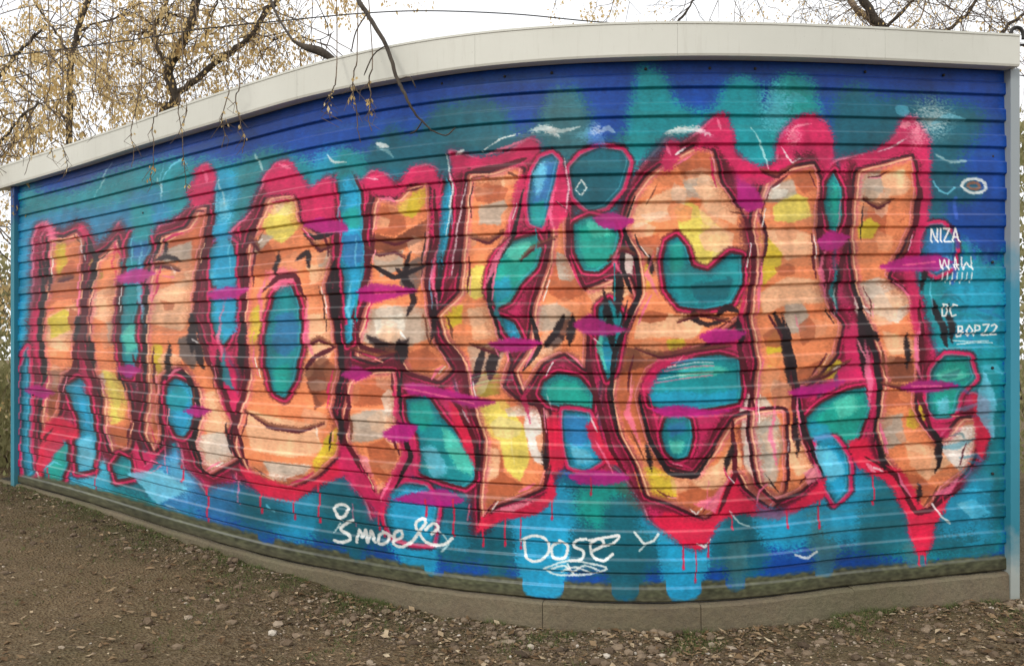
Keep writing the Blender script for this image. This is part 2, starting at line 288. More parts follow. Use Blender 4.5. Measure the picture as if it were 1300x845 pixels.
# tonal planes inside the fills (lighter peach, browner, warm grey) with crisp cut edges
PATCH = [
 ('BR',[(60,345),(90,330),(102,350),(100,378),(72,382),(54,392)]),('PE',[(60,400),(96,384),(100,420),(86,446),(60,440)]),('YE',[(66,304),(82,300),(84,332),(74,350),(66,330)]),('YE',[(60,404),(78,392),(92,398),(90,418),(66,430)]),
 ('DBR',[(54,470),(76,470),(76,510),(62,530),(52,520)]),('OL',[(112,330),(124,322),(128,352),(116,362)]),('YL',[(130,470),(146,474),(160,500),(158,530),(136,540),(128,508)]),('PE',[(112,372),(146,360),(148,400),(136,410),(112,400)]),('GR',[(134,410),(150,404),(152,430),(140,440)]),
 ('BR',[(132,540),(166,540),(164,570),(142,574)]),('BR',[(196,306),(240,290),(256,270),(262,300),(250,330),(216,326),(190,342)]),('GR',[(200,318),(240,306),(244,330),(208,334)]),('PE',[(186,372),(244,350),(242,400),(230,420),(184,410)]),('YE',[(184,446),(196,436),(206,440),(206,470),(190,482),(182,470)]),
 ('DG',[(226,430),(246,424),(256,452),(244,470),(228,452)]),('BR',[(182,490),(200,484),(200,540),(190,560),(180,540)]),('PE',[(250,500),(276,494),(292,540),(272,560),(250,540)]),('LG',[(246,552),(282,548),(300,582),(270,600),(250,586)]),
 ('YL',[(336,256),(356,246),(374,252),(380,284),(360,308),(338,300),(330,280)]),('BR',[(312,312),(340,306),(352,330),(336,352),(312,350)]),('GR',[(314,330),(330,318),(346,300),(330,296)]),('PE',[(386,320),(412,318),(414,352),(392,362)]),('PE',[(386,400),(416,396),(424,440),(408,470),(390,450)]),
 ('DBR',[(384,470),(410,450),(430,470),(424,500),(400,520)]),('YE',[(318,392),(328,384),(332,420),(320,440),(312,420)]),('PE',[(310,520),(350,530),(400,540),(408,572),(372,580),(318,570)]),('YE',[(398,584),(414,556),(428,540),(430,566),(412,592),(398,604)]),('LG',[(330,584),(372,588),(396,590),(376,612),(344,610)]),
 ('BR',[(474,260),(510,266),(516,290),(500,300),(472,296)]),('YE',[(504,244),(520,228),(538,226),(542,256),(522,276),(506,270)]),('DBR',[(474,296),(500,302),(528,286),(544,276),(544,300),(500,320),(470,316)]),('GR',[(470,322),(510,316),(512,340),(480,352)]),('DG',[(508,340),(540,320),(540,352),(526,372),(508,362)]),
 ('GR',[(452,396),(500,388),(544,392),(546,428),(500,444),(452,430)]),('LG',[(470,404),(510,398),(512,420),(476,424)]),('BK',[(462,424),(500,436),(520,428),(510,450),(476,448)]),('BR',[(504,450),(540,440),(560,462),(540,474),(512,466)]),
 ('GR',[(440,530),(470,520),(500,520),(504,548),(470,560),(442,560)]),('BR',[(464,566),(490,556),(504,580),(490,612),(472,606)]),('LP',[(446,574),(466,580),(474,606),(462,600)]),('BR',[(442,490),(470,480),(500,484),(500,510),(456,516),(438,510)]),
 ('GR',[(606,262),(640,254),(650,270),(634,286),(608,284)]),('PE',[(596,226),(620,224),(640,216),(640,244),(606,250)]),('BR',[(612,232),(636,226),(634,252),(620,260)]),('YL',[(588,346),(606,336),(622,340),(622,372),(600,380),(588,366)]),('YE',[(552,404),(568,388),(588,386),(584,410),(562,420)]),
 ('PE',[(592,392),(630,386),(634,428),(600,432)]),('GR',[(590,440),(620,436),(640,446),(630,474),(600,474)]),('OL',[(590,484),(620,468),(636,476),(634,500),(600,506)]),('YL',[(604,516),(640,508),(664,540),(672,580),(660,610),(640,594),(634,560),(606,548)]),('WH',[(668,516),(696,524),(698,560),(690,590),(676,584),(666,548)]),
 ('BR',[(614,560),(632,566),(640,600),(664,616),(640,636),(612,650),(612,600)]),('PE',[(618,566),(634,570),(632,604),(618,612)]),('BR',[(700,330),(722,326),(742,372),(716,384),(696,372)]),('PE',[(744,370),(780,358),(802,362),(796,384),(756,392)]),('GR',[(672,390),(706,384),(726,396),(720,420),(676,420)]),
 ('BK',[(690,440),(706,410),(724,402),(716,432),(700,446)]),('PE',[(668,448),(700,440),(704,452),(676,470)]),('BR',[(856,206),(890,190),(914,200),(912,220),(870,226)]),('PE',[(806,262),(850,240),(880,232),(872,262),(830,280),(804,290)]),('GR',[(868,228),(900,222),(916,240),(900,254),(872,250)]),
 ('YL',[(858,262),(880,256),(912,286),(928,300),(922,326),(884,340),(874,312),(862,290)]),('PE',[(880,236),(914,236),(940,264),(934,286),(900,270)]),('BR',[(800,306),(836,296),(842,320),(836,350),(812,350)]),('YE',[(812,340),(826,332),(828,360),(812,384)]),('LG',[(788,318),(806,322),(802,352),(788,350)]),
 ('YE',[(846,432),(868,428),(874,446),(852,452)]),('BR',[(776,470),(800,452),(824,466),(812,500),(828,560),(804,560),(786,530)]),('PE',[(812,400),(850,398),(896,410),(880,430),(840,428),(806,430)]),('DBR',[(784,440),(840,446),(884,440),(840,462),(800,470),(780,480)]),('YE',[(806,596),(830,592),(856,606),(860,632),(836,636),(814,624)]),
 ('PE',[(868,600),(910,590),(934,560),(944,590),(924,624),(890,620)]),('BR',[(862,612),(896,622),(920,620),(908,650),(880,656),(862,640)]),('LG',[(940,500),(976,506),(992,540),(984,590),(966,616),(946,590)]),('GR',[(954,540),(986,524),(996,560),(984,620),(962,614)]),
 ('YL',[(984,262),(1004,244),(1026,252),(1032,274),(1006,282),(984,280)]),('YE',[(956,312),(972,296),(994,318),(992,340),(964,366),(956,344)]),('GR',[(972,236),(1010,226),(1012,246),(990,256),(970,256)]),('PE',[(968,290),(1010,290),(1040,300),(1036,322),(1000,330)]),('BR',[(1000,216),(1036,212),(1040,240),(1020,246)]),
 ('YE',[(974,430),(988,416),(996,440),(992,464),(976,466)]),('GR',[(996,384),(1016,380),(1030,400),(1022,420),(1000,424)]),('PE',[(966,372),(1000,352),(1040,356),(1046,384),(1000,386),(970,400)]),('BR',[(1000,480),(1016,470),(1056,450),(1050,476),(1020,500),(1010,540),(1000,530)]),('PE',[(1004,540),(1020,560),(1036,596),(1012,604),(998,580)]),('YE',[(1040,466),(1056,452),(1070,460),(1060,480),(1044,482)]),
 ('GR',[(1090,222),(1118,214),(1124,238),(1108,258),(1090,254)]),('BR',[(1094,262),(1130,256),(1150,276),(1130,300),(1100,300)]),('YE',[(1090,286),(1104,276),(1118,286),(1110,302),(1092,302)]),('PE',[(1120,222),(1146,214),(1160,232),(1146,250),(1124,250)]),('OR',[(1120,250),(1160,246),(1156,270),(1130,290)]),
 ('LG',[(1086,362),(1116,352),(1150,362),(1160,392),(1140,410),(1110,400),(1096,410),(1086,388)]),('PE',[(1120,420),(1160,430),(1164,448),(1130,450)]),('DBR',[(1120,452),(1160,454),(1166,484),(1124,486)]),('YE',[(1154,520),(1172,512),(1178,532),(1162,546),(1152,540)]),
 ('GR',[(1118,530),(1146,524),(1150,560),(1126,572),(1114,554)]),('PE',[(1150,560),(1186,566),(1210,586),(1180,610),(1156,590)]),('WH',[(1196,548),(1240,538),(1238,572),(1222,598),(1206,586),(1194,566)]),('BR',[(1146,600),(1170,604),(1190,620),(1174,640),(1156,632)]),('BR',[(1108,500),(1160,494),(1160,514),(1112,520)]),
]
for c, P in PATCH: F(c, P, .9, .85, s=(len(P) > 5))
# facets: crisp angular planes cut across the fills
BM = np.zeros((NR, NC), bool)
for P, c in BOD:
    r = poly_mask(P, .3, True); BM[r[3]:r[4], r[1]:r[2]] |= r[0] > .5
pr_ = random.Random(23)
bp = [(x, y) for P, c in BOD for x, y in P]
def clip_lay(P, c, a):
    r = poly_mask(P, .5, False)
    if r is None: return
    m, x0, x1, y0, y1 = r; lay((m*BM[y0:y1, x0:x1], x0, x1, y0, y1), c, a)
for i in range(330):
    x = pr_.uniform(50, 1240); y = pr_.uniform(215, 640); k = .6 if x < 300 else 1
    G_, h_ = togrid([(x, y)]); gi = int(np.clip(G_[0,1], 0, NR-1)); gj = int(np.clip(G_[0,0], 0, NC-1))
    if not BM[gi, gj]: continue
    w_, h_ = pr_.uniform(10, 26)*k, pr_.uniform(8, 24); sk = pr_.uniform(-10, 10)
    Q = [(x-w_, y-h_*.4), (x-w_*.2+sk, y-h_), (x+w_, y-h_*.5), (x+w_*.8, y+h_*.4), (x-sk*.5, y+h_*pr_.uniform(.5, 1)), (x-w_*.7, y+h_*.5)]
    low = y > 430
    c = pr_.choice(['PE','PE','LG','LG','BR','OR'] if low else ['PE','PE','BR','OR','LG','GR'])
    clip_lay(Q, c, pr_.uniform(.5, .9) if i % 3 == 0 else pr_.uniform(.15, .4))
for P, c in BOD: body_edge(P)
# ---- openings between the letters: teal and blue, rimmed crimson with a maroon inner line
H = [
 ('CY',[(24,470),(34,440),(38,500),(36,560),(44,600),(30,610),(24,560)],0), ('TE',[(50,590),(56,566),(72,550),(84,556),(86,590),(78,612),(56,614)],1), ('CY',[(80,490),(98,478),(108,486),(116,520),(122,560),(118,596),(96,600),(92,560),(98,540),(90,516)],1),
 ('TE',[(154,360),(166,346),(176,368),(172,420),(178,450),(168,480),(156,478),(150,430),(150,390)],1), ('SK',[(164,296),(186,290),(192,316),(178,344),(162,350),(158,318)],1), ('TE',[(140,590),(150,576),(164,584),(168,606),(146,610)],1),
 ('CY',[(208,492),(222,478),(240,486),(246,510),(244,540),(232,556),(220,552),(210,530)],1), ('CY',[(266,312),(282,300),(298,312),(300,340),(296,360),(266,364),(260,340)],1), ('TE',[(262,380),(296,376),(298,400),(292,430),(284,440),(268,420)],1),
 ('TE',[(344,376),(356,360),(370,362),(380,392),(382,440),(374,486),(360,506),(346,500),(336,466),(334,420)],1),
 ('CY',[(428,224),(444,214),(458,240),(462,290),(464,330),(458,370),(446,404),(448,432),(438,440),(432,412),(434,360),(424,320),(428,270)],1),
 ('TE',[(512,506),(540,500),(556,520),(576,544),(600,580),(606,606),(590,620),(560,612),(530,600),(530,560),(516,530)],1), ('CY',[(486,650),(490,626),(510,612),(540,616),(556,640),(548,690),(520,690),(494,680)],0),
 ('CY',[(552,330),(556,260),(566,220),(574,240),(572,290),(562,340),(556,380)],1),
 ('SK',[(668,262),(672,226),(684,200),(700,194),(710,204),(704,232),(696,266),(688,290),(672,284)],0), ('EM',[(632,320),(650,304),(680,296),(690,316),(682,340),(662,362),(648,384),(630,392),(618,372),(620,342)],1), ('CY',[(634,400),(652,408),(664,430),(650,434),(638,420)],1),
 ('DT',[(722,214),(736,196),(760,186),(790,190),(800,206),(790,240),(770,262),(748,268),(728,250)],0), ('EM',[(726,284),(748,272),(780,280),(788,300),(780,330),(760,346),(740,344),(728,320)],1), ('TE',[(758,390),(774,378),(792,400),(790,430),(782,470),(770,484),(760,450)],1),
 ('EM',[(688,484),(708,472),(736,478),(754,500),(752,524),(722,520),(696,514),(684,500)],1), ('CY',[(714,520),(748,524),(756,548),(766,584),(744,598),(722,592),(714,560)],0),
 ('TE',[(840,330),(846,306),(860,298),(872,312),(880,336),(900,342),(926,320),(944,324),(944,360),(930,386),(896,394),(862,390),(844,366)],1),
 ('TE',[(820,490),(836,468),(870,454),(914,448),(940,456),(944,490),(940,512),(900,520),(850,524),(824,514)],1), ('TE',[(838,550),(844,530),(862,524),(878,532),(882,556),(874,580),(858,586),(844,574)],1),
 ('EM',[(1050,230),(1060,216),(1070,236),(1072,270),(1064,296),(1052,290),(1046,260)],1), ('EM',[(1022,530),(1044,510),(1076,494),(1100,490),(1108,516),(1094,552),(1074,580),(1056,596),(1040,590),(1030,562)],1), ('CY',[(1036,560),(1060,556),(1078,580),(1080,620),(1060,640),(1044,610)],0),
 ('EM',[(1178,500),(1184,470),(1200,450),(1232,452),(1240,480),(1222,500),(1210,530),(1190,532),(1178,520)],0),
 ('SK',[(1168,312),(1178,286),(1196,284),(1214,300),(1214,336),(1190,350),(1174,340)],0),
]
for c, P, d in H: hole(P, c, dark=bool(d))
HP = [('EM',[(58,600),(70,572),(82,566),(80,600),(66,612)]),('LC',[(98,560),(114,552),(118,590),(100,596)]),('LE',[(156,420),(168,410),(174,440),(160,450)]),('TE',[(212,500),(226,488),(240,506),(232,520),(214,520)]),
 ('LC',[(268,346),(290,340),(296,356),(270,360)]),('SK',[(350,400),(372,396),(378,436),(360,452),(344,440)]),('EM',[(344,470),(366,462),(368,492),(352,500)]),('SK',[(434,300),(456,296),(460,330),(444,340),(434,326)]),('EM',[(434,270),(454,262),(456,288),(436,290)]),
 ('LE',[(560,540),(580,556),(600,586),(600,604),(578,594),(566,570)]),('EM',[(520,512),(540,508),(552,530),(536,548),(522,534)]),('LC',[(534,570),(552,566),(568,600),(548,606)]),('EM',[(672,262),(690,254),(692,284),(676,286)]),('LC',[(676,220),(690,204),(694,220),(682,250)]),
 ('LE',[(640,318),(668,304),(676,316),(654,334)]),('CY',[(626,360),(646,350),(650,372),(630,386)]),('LE',[(744,280),(772,284),(776,298),(752,300)]),('CY',[(762,440),(782,430),(778,462),(768,470)]),
 ('SK',[(716,528),(744,530),(752,556),(736,566),(718,560)]),('LC',[(724,566),(746,572),(756,586),(732,590)]),('EM',[(850,312),(866,306),(868,340),(852,346)]),('DT',[(876,362),(930,352),(924,378),(890,386)]),
 ('CY',[(826,500),(860,496),(900,500),(936,494),(934,510),(880,516),(830,512)]),('LE',[(860,470),(900,462),(930,470),(900,478),(864,480)]),('SK',[(848,540),(868,534),(872,548),(852,554)]),('LE',[(850,560),(870,560),(864,576),(852,574)]),
 ('LC',[(1034,566),(1060,572),(1074,600),(1056,612),(1040,592)]),('CY',[(1028,534),(1052,540),(1060,560),(1034,560)]),('LE',[(1060,510),(1086,500),(1090,520),(1066,532)]),('LC',[(1190,510),(1206,504),(1204,524),(1192,526)]),('LE',[(1190,474),(1220,466),(1226,480),(1196,486)]),
]
for c, P in HP: F(c, P, 1.6, .75)
for c, P, so in [('TE',[(430,188),(464,196),(463,232),(452,224),(440,220),(424,234)],3),('DT',[(559,196),(570,198),(573,222),(562,228)],2.5),('CY',[(275,212),(300,222),(303,250),(290,282),(292,330),(276,330),(270,300),(273,262)],3),('TE',[(166,258),(193,262),(190,306),(168,306)],3),('CY',[(272,330),(296,330),(298,420),(284,430),(270,400)],2.5),('TE',[(154,330),(176,330),(176,380),(158,380)],2.5),('LC',[(276,250),(292,252),(290,276),(278,280)],4)]: F(c, P, so, .92)
for P in [[(268,268),(262,330),(262,400),(272,440)],[(304,290),(300,340),(304,400),(300,450)],[(424,236),(432,290),(428,340),(436,410)],[(466,236),(468,300),(462,360),(450,410)]]: S('CR', P, 5, 1.2, .9); S('MA', [(x+(2.5 if P[0][0] in (304,466) else -2.5), y) for x, y in P], 4, 1, .9)
# ---- crimson and pink areas on top of the rims
for c, P, so, a in [
 ('PK',[(60,300),(54,284),(62,280),(72,300),(68,316)],2,.8),('CR',[(96,284),(112,292),(118,316),(104,304)],2,.9),('CR',[(38,396),(48,390),(52,430),(48,470),(40,440)],2,.8),('RD',[(54,540),(72,528),(94,540),(98,556),(80,560),(60,590),(46,610),(48,570)],1.4,.9),
 ('CR',[(100,456),(112,450),(122,490),(108,500)],2,.7),('CR',[(168,560),(180,572),(200,576),(184,604),(172,608)],1.5,.9),('CR',[(236,246),(250,212),(266,210),(274,230),(266,256),(246,264)],2.5,.95),('CR',[(262,440),(280,434),(296,470),(304,520),(288,530),(276,490)],2,.9),
 ('CR',[(336,226),(350,206),(368,204),(384,226),(398,244),(390,264),(370,246),(340,250)],2.5,.95),('CR',[(380,250),(410,226),(424,230),(424,280),(400,290),(384,280)],2.5,.9),('RD',[(300,590),(330,604),(372,618),(404,606),(430,584),(446,600),(404,616),(372,636),(330,628)],1.5,.9),
 ('PK',[(336,350),(352,340),(374,344),(372,358),(346,370)],2.5,.8),('CR',[(458,230),(480,216),(504,238),(520,212),(550,212),(560,240),(556,300),(546,300),(546,236),(520,234),(504,250),(474,248)],2.5,.95),
 ('CR',[(430,560),(452,580),(474,618),(490,636),(486,660),(464,634),(430,600)],2,.9),('CR',[(512,546),(530,560),(532,600),(500,620),(490,646),(486,620),(506,584)],2,.85),('RD',[(566,500),(590,520),(604,560),(606,600),(594,580),(580,548)],1.6,.9),
 ('CR',[(570,194),(600,200),(650,190),(676,174),(684,186),(664,210),(620,214),(596,214),(580,220)],2.5,.95),('CR',[(654,230),(666,220),(668,262),(658,296),(640,300),(650,270)],2,.9),('CR',[(694,290),(704,240),(714,206),(722,240),(722,272),(706,290)],2,.95),
 ('RD',[(610,656),(640,646),(690,630),(700,600),(706,630),(680,654),(640,660),(606,676)],1.4,.95),('RD',[(690,540),(706,520),(714,560),(716,590),(700,600),(694,580)],1.6,.9),('RD',[(744,540),(756,530),(766,560),(790,590),(770,590),(752,570)],1.6,.9),
 ('CR',[(838,210),(848,178),(862,180),(862,204),(846,220)],2.5,.95),('CR',[(880,190),(904,150),(922,144),(932,170),(936,200),(970,212),(986,206),(1010,190),(1010,206),(980,232),(950,232),(930,214),(910,186)],2.5,.97),('CR',[(986,196),(992,168),(1010,150),(1032,144),(1054,158),(1060,196),(1050,226),(1040,204),(1036,184),(1010,186)],2.5,.97),
 ('RD',[(846,650),(900,660),(930,600),(946,630),(990,650),(1030,624),(1050,604),(1046,632),(990,660),(940,652),(914,664),(890,698),(866,690),(830,662)],1.6,.95),('CR',[(812,500),(820,472),(846,448),(880,440),(884,452),(840,470),(824,500)],2.2,.9),
 ('CR',[(1084,200),(1112,190),(1136,172),(1150,148),(1166,150),(1180,176),(1182,208),(1166,206),(1160,192),(1120,204),(1088,212)],2.5,.97),('CR',[(1168,210),(1180,200),(1182,260),(1172,310),(1160,340),(1158,300),(1168,260)],2.2,.9),('CR',[(1150,350),(1168,360),(1174,400),(1176,430),(1160,420),(1156,380)],2.2,.9),
 ('CR',[(1072,420),(1090,410),(1104,440),(1116,490),(1112,540),(1100,560),(1106,510),(1096,480),(1076,460)],2.2,.95),('RD',[(1076,560),(1100,556),(1112,584),(1150,600),(1180,652),(1214,624),(1192,660),(1178,704),(1162,700),(1150,650),(1128,612),(1090,592)],1.6,.97),('RD',[(1236,500),(1256,508),(1258,556),(1244,590),(1240,560)],1.6,.95),
 ('CR',[(1176,530),(1190,534),(1208,540),(1204,556),(1188,552)],2,.8),
]: F(c, P, so, a)
# ---- dark maroon and black letter lines
LN = [
 [(48,330),(54,372),(50,420),(56,470),(50,520)], [(104,320),(106,380),(104,440),(116,480),(126,520)], [(98,430),(92,470),(80,484),(76,524)], [(110,300),(120,330),(112,372)], [(160,322),(150,372),(150,430),(158,480)],
 [(170,450),(178,500),(168,540),(182,590)], [(204,300),(188,340),(182,400),(186,450)], [(272,262),(262,320),(250,352),(246,402),(256,436)], [(246,402),(262,450),(280,490),(298,540),(312,590)], [(222,470),(240,480),(252,520),(244,560),(258,600)],
 [(300,300),(312,340),(306,400),(314,470),(302,520),(296,560)], [(334,256),(318,300),(308,320)], [(384,296),(400,302),(424,296)], [(330,372),(350,352),(372,350),(386,380)], [(386,470),(400,452),(424,440)], [(424,330),(418,366),(428,424),(434,470),(428,520)],
 [(468,250),(462,300),(466,340),(456,378)], [(550,240),(554,300),(542,352),(548,400)], [(470,336),(500,352),(540,336)], [(448,400),(456,440),(500,452),(516,474),(556,484)], [(436,470),(442,520),(436,556),(456,590),(476,624)], [(508,470),(506,520),(520,580),(500,620)],
 [(590,224),(586,280),(578,340),(556,392)], [(600,216),(640,210),(668,200)], [(664,240),(652,296),(628,336),(620,380),(634,428)], [(562,430),(584,462),(596,512),(612,556)], [(556,486),(584,520),(604,566),(604,620)], [(672,396),(684,440),(664,470)],
 [(700,300),(690,340),(676,384)], [(722,270),(722,324),(744,368)], [(792,300),(790,340),(802,372)], [(746,420),(748,470),(762,520),(776,570),(806,620)], [(688,470),(676,500),(690,530),(694,580),(692,620)],
 [(806,250),(792,290),(808,330),(812,372),(796,410),(780,450),(776,500),(786,556)], [(940,262),(956,300),(958,340),(948,400)], [(948,400),(940,440),(950,480),(960,520)], [(812,506),(826,560),(850,600),(884,604),(908,570)], [(930,530),(934,600),(912,652)], [(978,400),(1000,440),(1010,500),(1008,560)],
 [(1000,410),(1010,470),(1020,540),(1044,600)], [(1044,230),(1042,290),(1050,350),(1056,396)], [(1082,216),(1078,290),(1068,350),(1054,392)], [(1086,356),(1096,400),(1112,450),(1118,500),(1110,560)], [(1160,200),(1168,250),(1160,300),(1140,340)], [(1168,380),(1172,440),(1168,500),(1190,560)],
 [(1180,540),(1196,566),(1190,600)], [(1100,580),(1140,604),(1164,650),(1184,646),(1220,620)],
]
for i, P in enumerate(LN): S('MA' if i % 3 else 'BK', P, 6.5, 1.0, .95, taper=3)
for P, w in [([(244,422),(252,444),(258,468)],10),([(374,330),(388,320),(392,340)],7),([(520,320),(512,350),(524,380),(516,400)],8),([(500,340),(526,366)],6),([(612,440),(606,470),(598,490)],10),([(716,400),(704,424),(690,440)],9),([(786,346),(780,370)],9),([(908,404),(922,390),(938,396)],8),
 ([(984,396),(1000,430),(1006,470)],8),([(1096,396),(1104,420),(1118,432)],9),([(1184,380),(1196,410),(1204,440)],9),([(196,330),(212,326),(228,330)],6),([(100,400),(96,424)],6),([(54,330),(60,350)],7),([(876,404),(900,412),(926,404)],6)]: S('BK', P, w, 1.6, .9, taper=3)
def spike(x, y0, y1, w, lean=0):
    F('BK', [(x, y0), (x+w*.5+lean*.3, (y0*2+y1)/3), (x+w*.45+lean*.7, (y0+2*y1)/3), (x+lean, y1), (x-w*.5+lean*.7, (y0+2*y1)/3), (x-w*.4+lean*.3, (y0*2+y1)/3)], 1.0, .93)
for a_ in [(114,424,470,9,4),(215,432,486,8,-3),(242,392,452,11,2),(305,398,480,10,2),(424,330,420,9,4),(560,320,440,9,-14),(627,436,484,16,-6),(727,396,440,12,-4),(766,366,452,12,14),(788,340,404,12,-4),(824,322,350,8,4),(940,396,440,12,2),(995,396,492,11,9),(1092,390,488,15,10),
 (505,430,462,18,4),(208,300,330,5,0),(150,372,410,6,2),(60,330,372,6,2),(98,398,436,6,-2),(182,430,480,7,2),(275,440,500,8,8),(352,318,352,7,-4),(430,520,566,8,4),(690,560,600,8,2),(606,560,604,7,0),(820,560,600,7,8),(880,392,410,10,6),(930,560,600,9,-8),(1010,520,580,8,4),(1066,330,392,8,-6),(1118,560,600,9,6),(1152,420,470,8,2),(1176,330,372,8,-3),(1205,384,436,10,6),(1192,560,592,8,0),(1168,612,640,7,0)]: spike(*a_)
for P in [[(462,312),(480,322),(500,318),(514,326)],[(470,300),(500,308),(524,300)],[(660,330),(680,312),(706,300)],[(772,330),(790,316),(806,322)],[(596,300),(620,306),(640,292)],[(860,408),(890,398),(930,408)],[(966,214),(988,222),(1012,206)],[(806,440),(840,452),(884,444),(930,438)],[(1014,486),(1050,476),(1080,456)],[(596,436),(628,446),(660,430)],[(440,440),(474,452),(500,446)],[(180,340),(204,336),(226,342)],[(390,300),(404,316),(420,310)],[(316,300),(330,318)],[(70,356),(90,350)],[(384,440),(404,430),(424,440)],[(310,520),(340,540),(380,546),(410,536)],[(1120,486),(1150,492),(1166,486)],[(1096,250),(1116,262),(1134,252)]]:
    S('DBR', P, 8, 2.2, .8, taper=2)
    S('MA', [(x, y+2) for x, y in P], 3.5, 1.0, .9, taper=2)
F('DT', ell(1222,240,26,20), 4, .85); F('WH', ell(1184,150,20,20), 10, .6); F('LP', ell(1164,172,9,14), 4, .7); F('LC', ell(985,138,18,30), 8, .6); F('LP', ell(1008,172,8,12), 4, .7)
F('WH', [(668,168),(684,158),(702,160),(712,176),(700,170),(686,166)], 1.5, .75); F('LC', [(730,176),(746,160),(764,170),(770,190),(752,178)], 3, .5); F('WH', [(842,172),(862,160),(888,160),(906,174),(884,168),(860,170)], 1.6, .7); F('LB', ell(757,172,10,16), 4, .6); F('WH', ell(757,164,6,7), 3, .5)
for x, y0, y1 in [(206,208,262),(292,300,350),(574,230,290),(548,330,392),(432,250,300),(452,300,340),(276,232,270),(168,300,340),(1186,350,400)]: S('LC', [(x, y0), (x-3, (y0+y1)/2), (x, y1)], 2.2, .9, .6, taper=2)
# brushy overpainting in cyan at the right end
for i in range(26):
    x = random.uniform(1180, 1262); y = random.uniform(345, 700); S(random.choice(['CY','SK','LC','DT','TE','DT']), [(x, y), (x+random.uniform(8, 26), y+random.uniform(-6, 6)), (x+random.uniform(16, 40), y+random.uniform(-12, 12))], random.uniform(3, 9), 1.6, .45, taper=2)
for i in range(14):
    x = random.uniform(1205, 1262); y = random.uniform(250, 335); S(random.choice(['LB','SK','LC','BL']), [(x, y), (x+random.uniform(-3, 5), y+random.uniform(10, 26))], random.uniform(3, 6), 1.4, .6)
pr2 = random.Random(5)
for P, c in BOD:
    A = np.array(P); n = len(A)
    for k in range(0, n, 2):
        a_, b_ = A[k], A[(k+1) % n]; cen = A.mean(0); q = .16+.1*pr2.random()
        a2 = a_+(cen-a_)*q*np.array([1, .2]); b2 = b_+(cen-b_)*q*np.array([1, .2]); mid = (a2+b2)/2+np.array([pr2.uniform(-3, 3), pr2.uniform(-3, 3)])
        S(pr2.choice(['MA','MA','CR','PK','BK','DBR']), [tuple(a2), tuple(mid), tuple(b2)], pr2.uniform(1.6, 4.2), .8, .85, taper=2)
        if k % 4 == 0: S(pr2.choice(['WH','LP','PE']), [tuple(a2+[3, 1]), tuple(mid+[3, 2])], 1.4, .6, .8)
# narrow jagged slivers between the strokes
for c, P in [('PK',[(60,280),(50,300),(58,352),(52,300)]),('CR',[(150,286),(142,330),(148,372),(140,330)]),('LC',[(180,300),(176,360),(184,420),(170,366)]),('PK',[(196,310),(190,362),(196,396),(184,360)]),('PK',[(284,366),(278,420),(288,476),(274,426)]),('TE',[(284,440),(290,476),(300,500),(280,480)]),
 ('PK',[(338,340),(330,380),(334,430),(324,380)]),('PK',[(388,372),(390,420),(396,452),(382,430)]),('LC',[(446,352),(442,390),(448,420),(436,392)]),('CR',[(500,470),(506,520),(516,548),(498,524)]),('PK',[(558,300),(550,350),(556,396),(544,350)]),('TE',[(638,366),(632,392),(642,424),(626,398)]),
 ('PK',[(650,296),(634,330),(612,372),(624,330)]),('CR',[(676,480),(668,500),(674,540),(660,506)]),('PK',[(706,232),(700,270),(706,300),(694,272)]),('LE',[(770,400),(764,440),(772,476),(756,440)]),('PK',[(790,300),(782,330),(792,352),(776,332)]),('PK',[(832,316),(824,344),(838,380),(818,350)]),
 ('PK',[(806,480),(800,520),(816,570),(792,526)]),('CR',[(952,350),(944,396),(952,440),(938,398)]),('PK',[(988,500),(982,550),(990,600),(976,556)]),('PK',[(1052,300),(1046,344),(1054,388),(1040,346)]),('TE',[(1066,330),(1060,370),(1066,400),(1054,372)]),('PK',[(1100,430),(1110,480),(1106,520),(1100,480)]),
 ('CR',[(1164,290),(1156,330),(1162,356),(1150,330)]),('PK',[(1170,400),(1166,450),(1174,490),(1160,452)]),('LP',[(1020,600),(1036,590),(1044,606),(1028,616)]),('PK',[(880,640),(906,630),(926,606),(908,650)]),('LP',[(620,650),(650,640),(680,636),(650,650)]),('PK',[(1180,630),(1206,616),(1226,600),(1206,628)]),
 ('LC',[(1250,470),(1240,520),(1262,560),(1266,500)]),('LC',[(1216,640),(1240,634),(1258,650),(1236,660)]),('CY',[(1225,590),(1262,600),(1262,690),(1236,680)]),('LC',[(160,600),(200,596),(240,620),(200,640)]),('CY',[(560,660),(600,690),(590,700),(552,690)]),('CY',[(960,640),(1010,650),(1000,700),(966,690)])]:
    F(c, P, .9 if c != 'CY' else 4, .8 if c != 'CY' else .5, s=False)
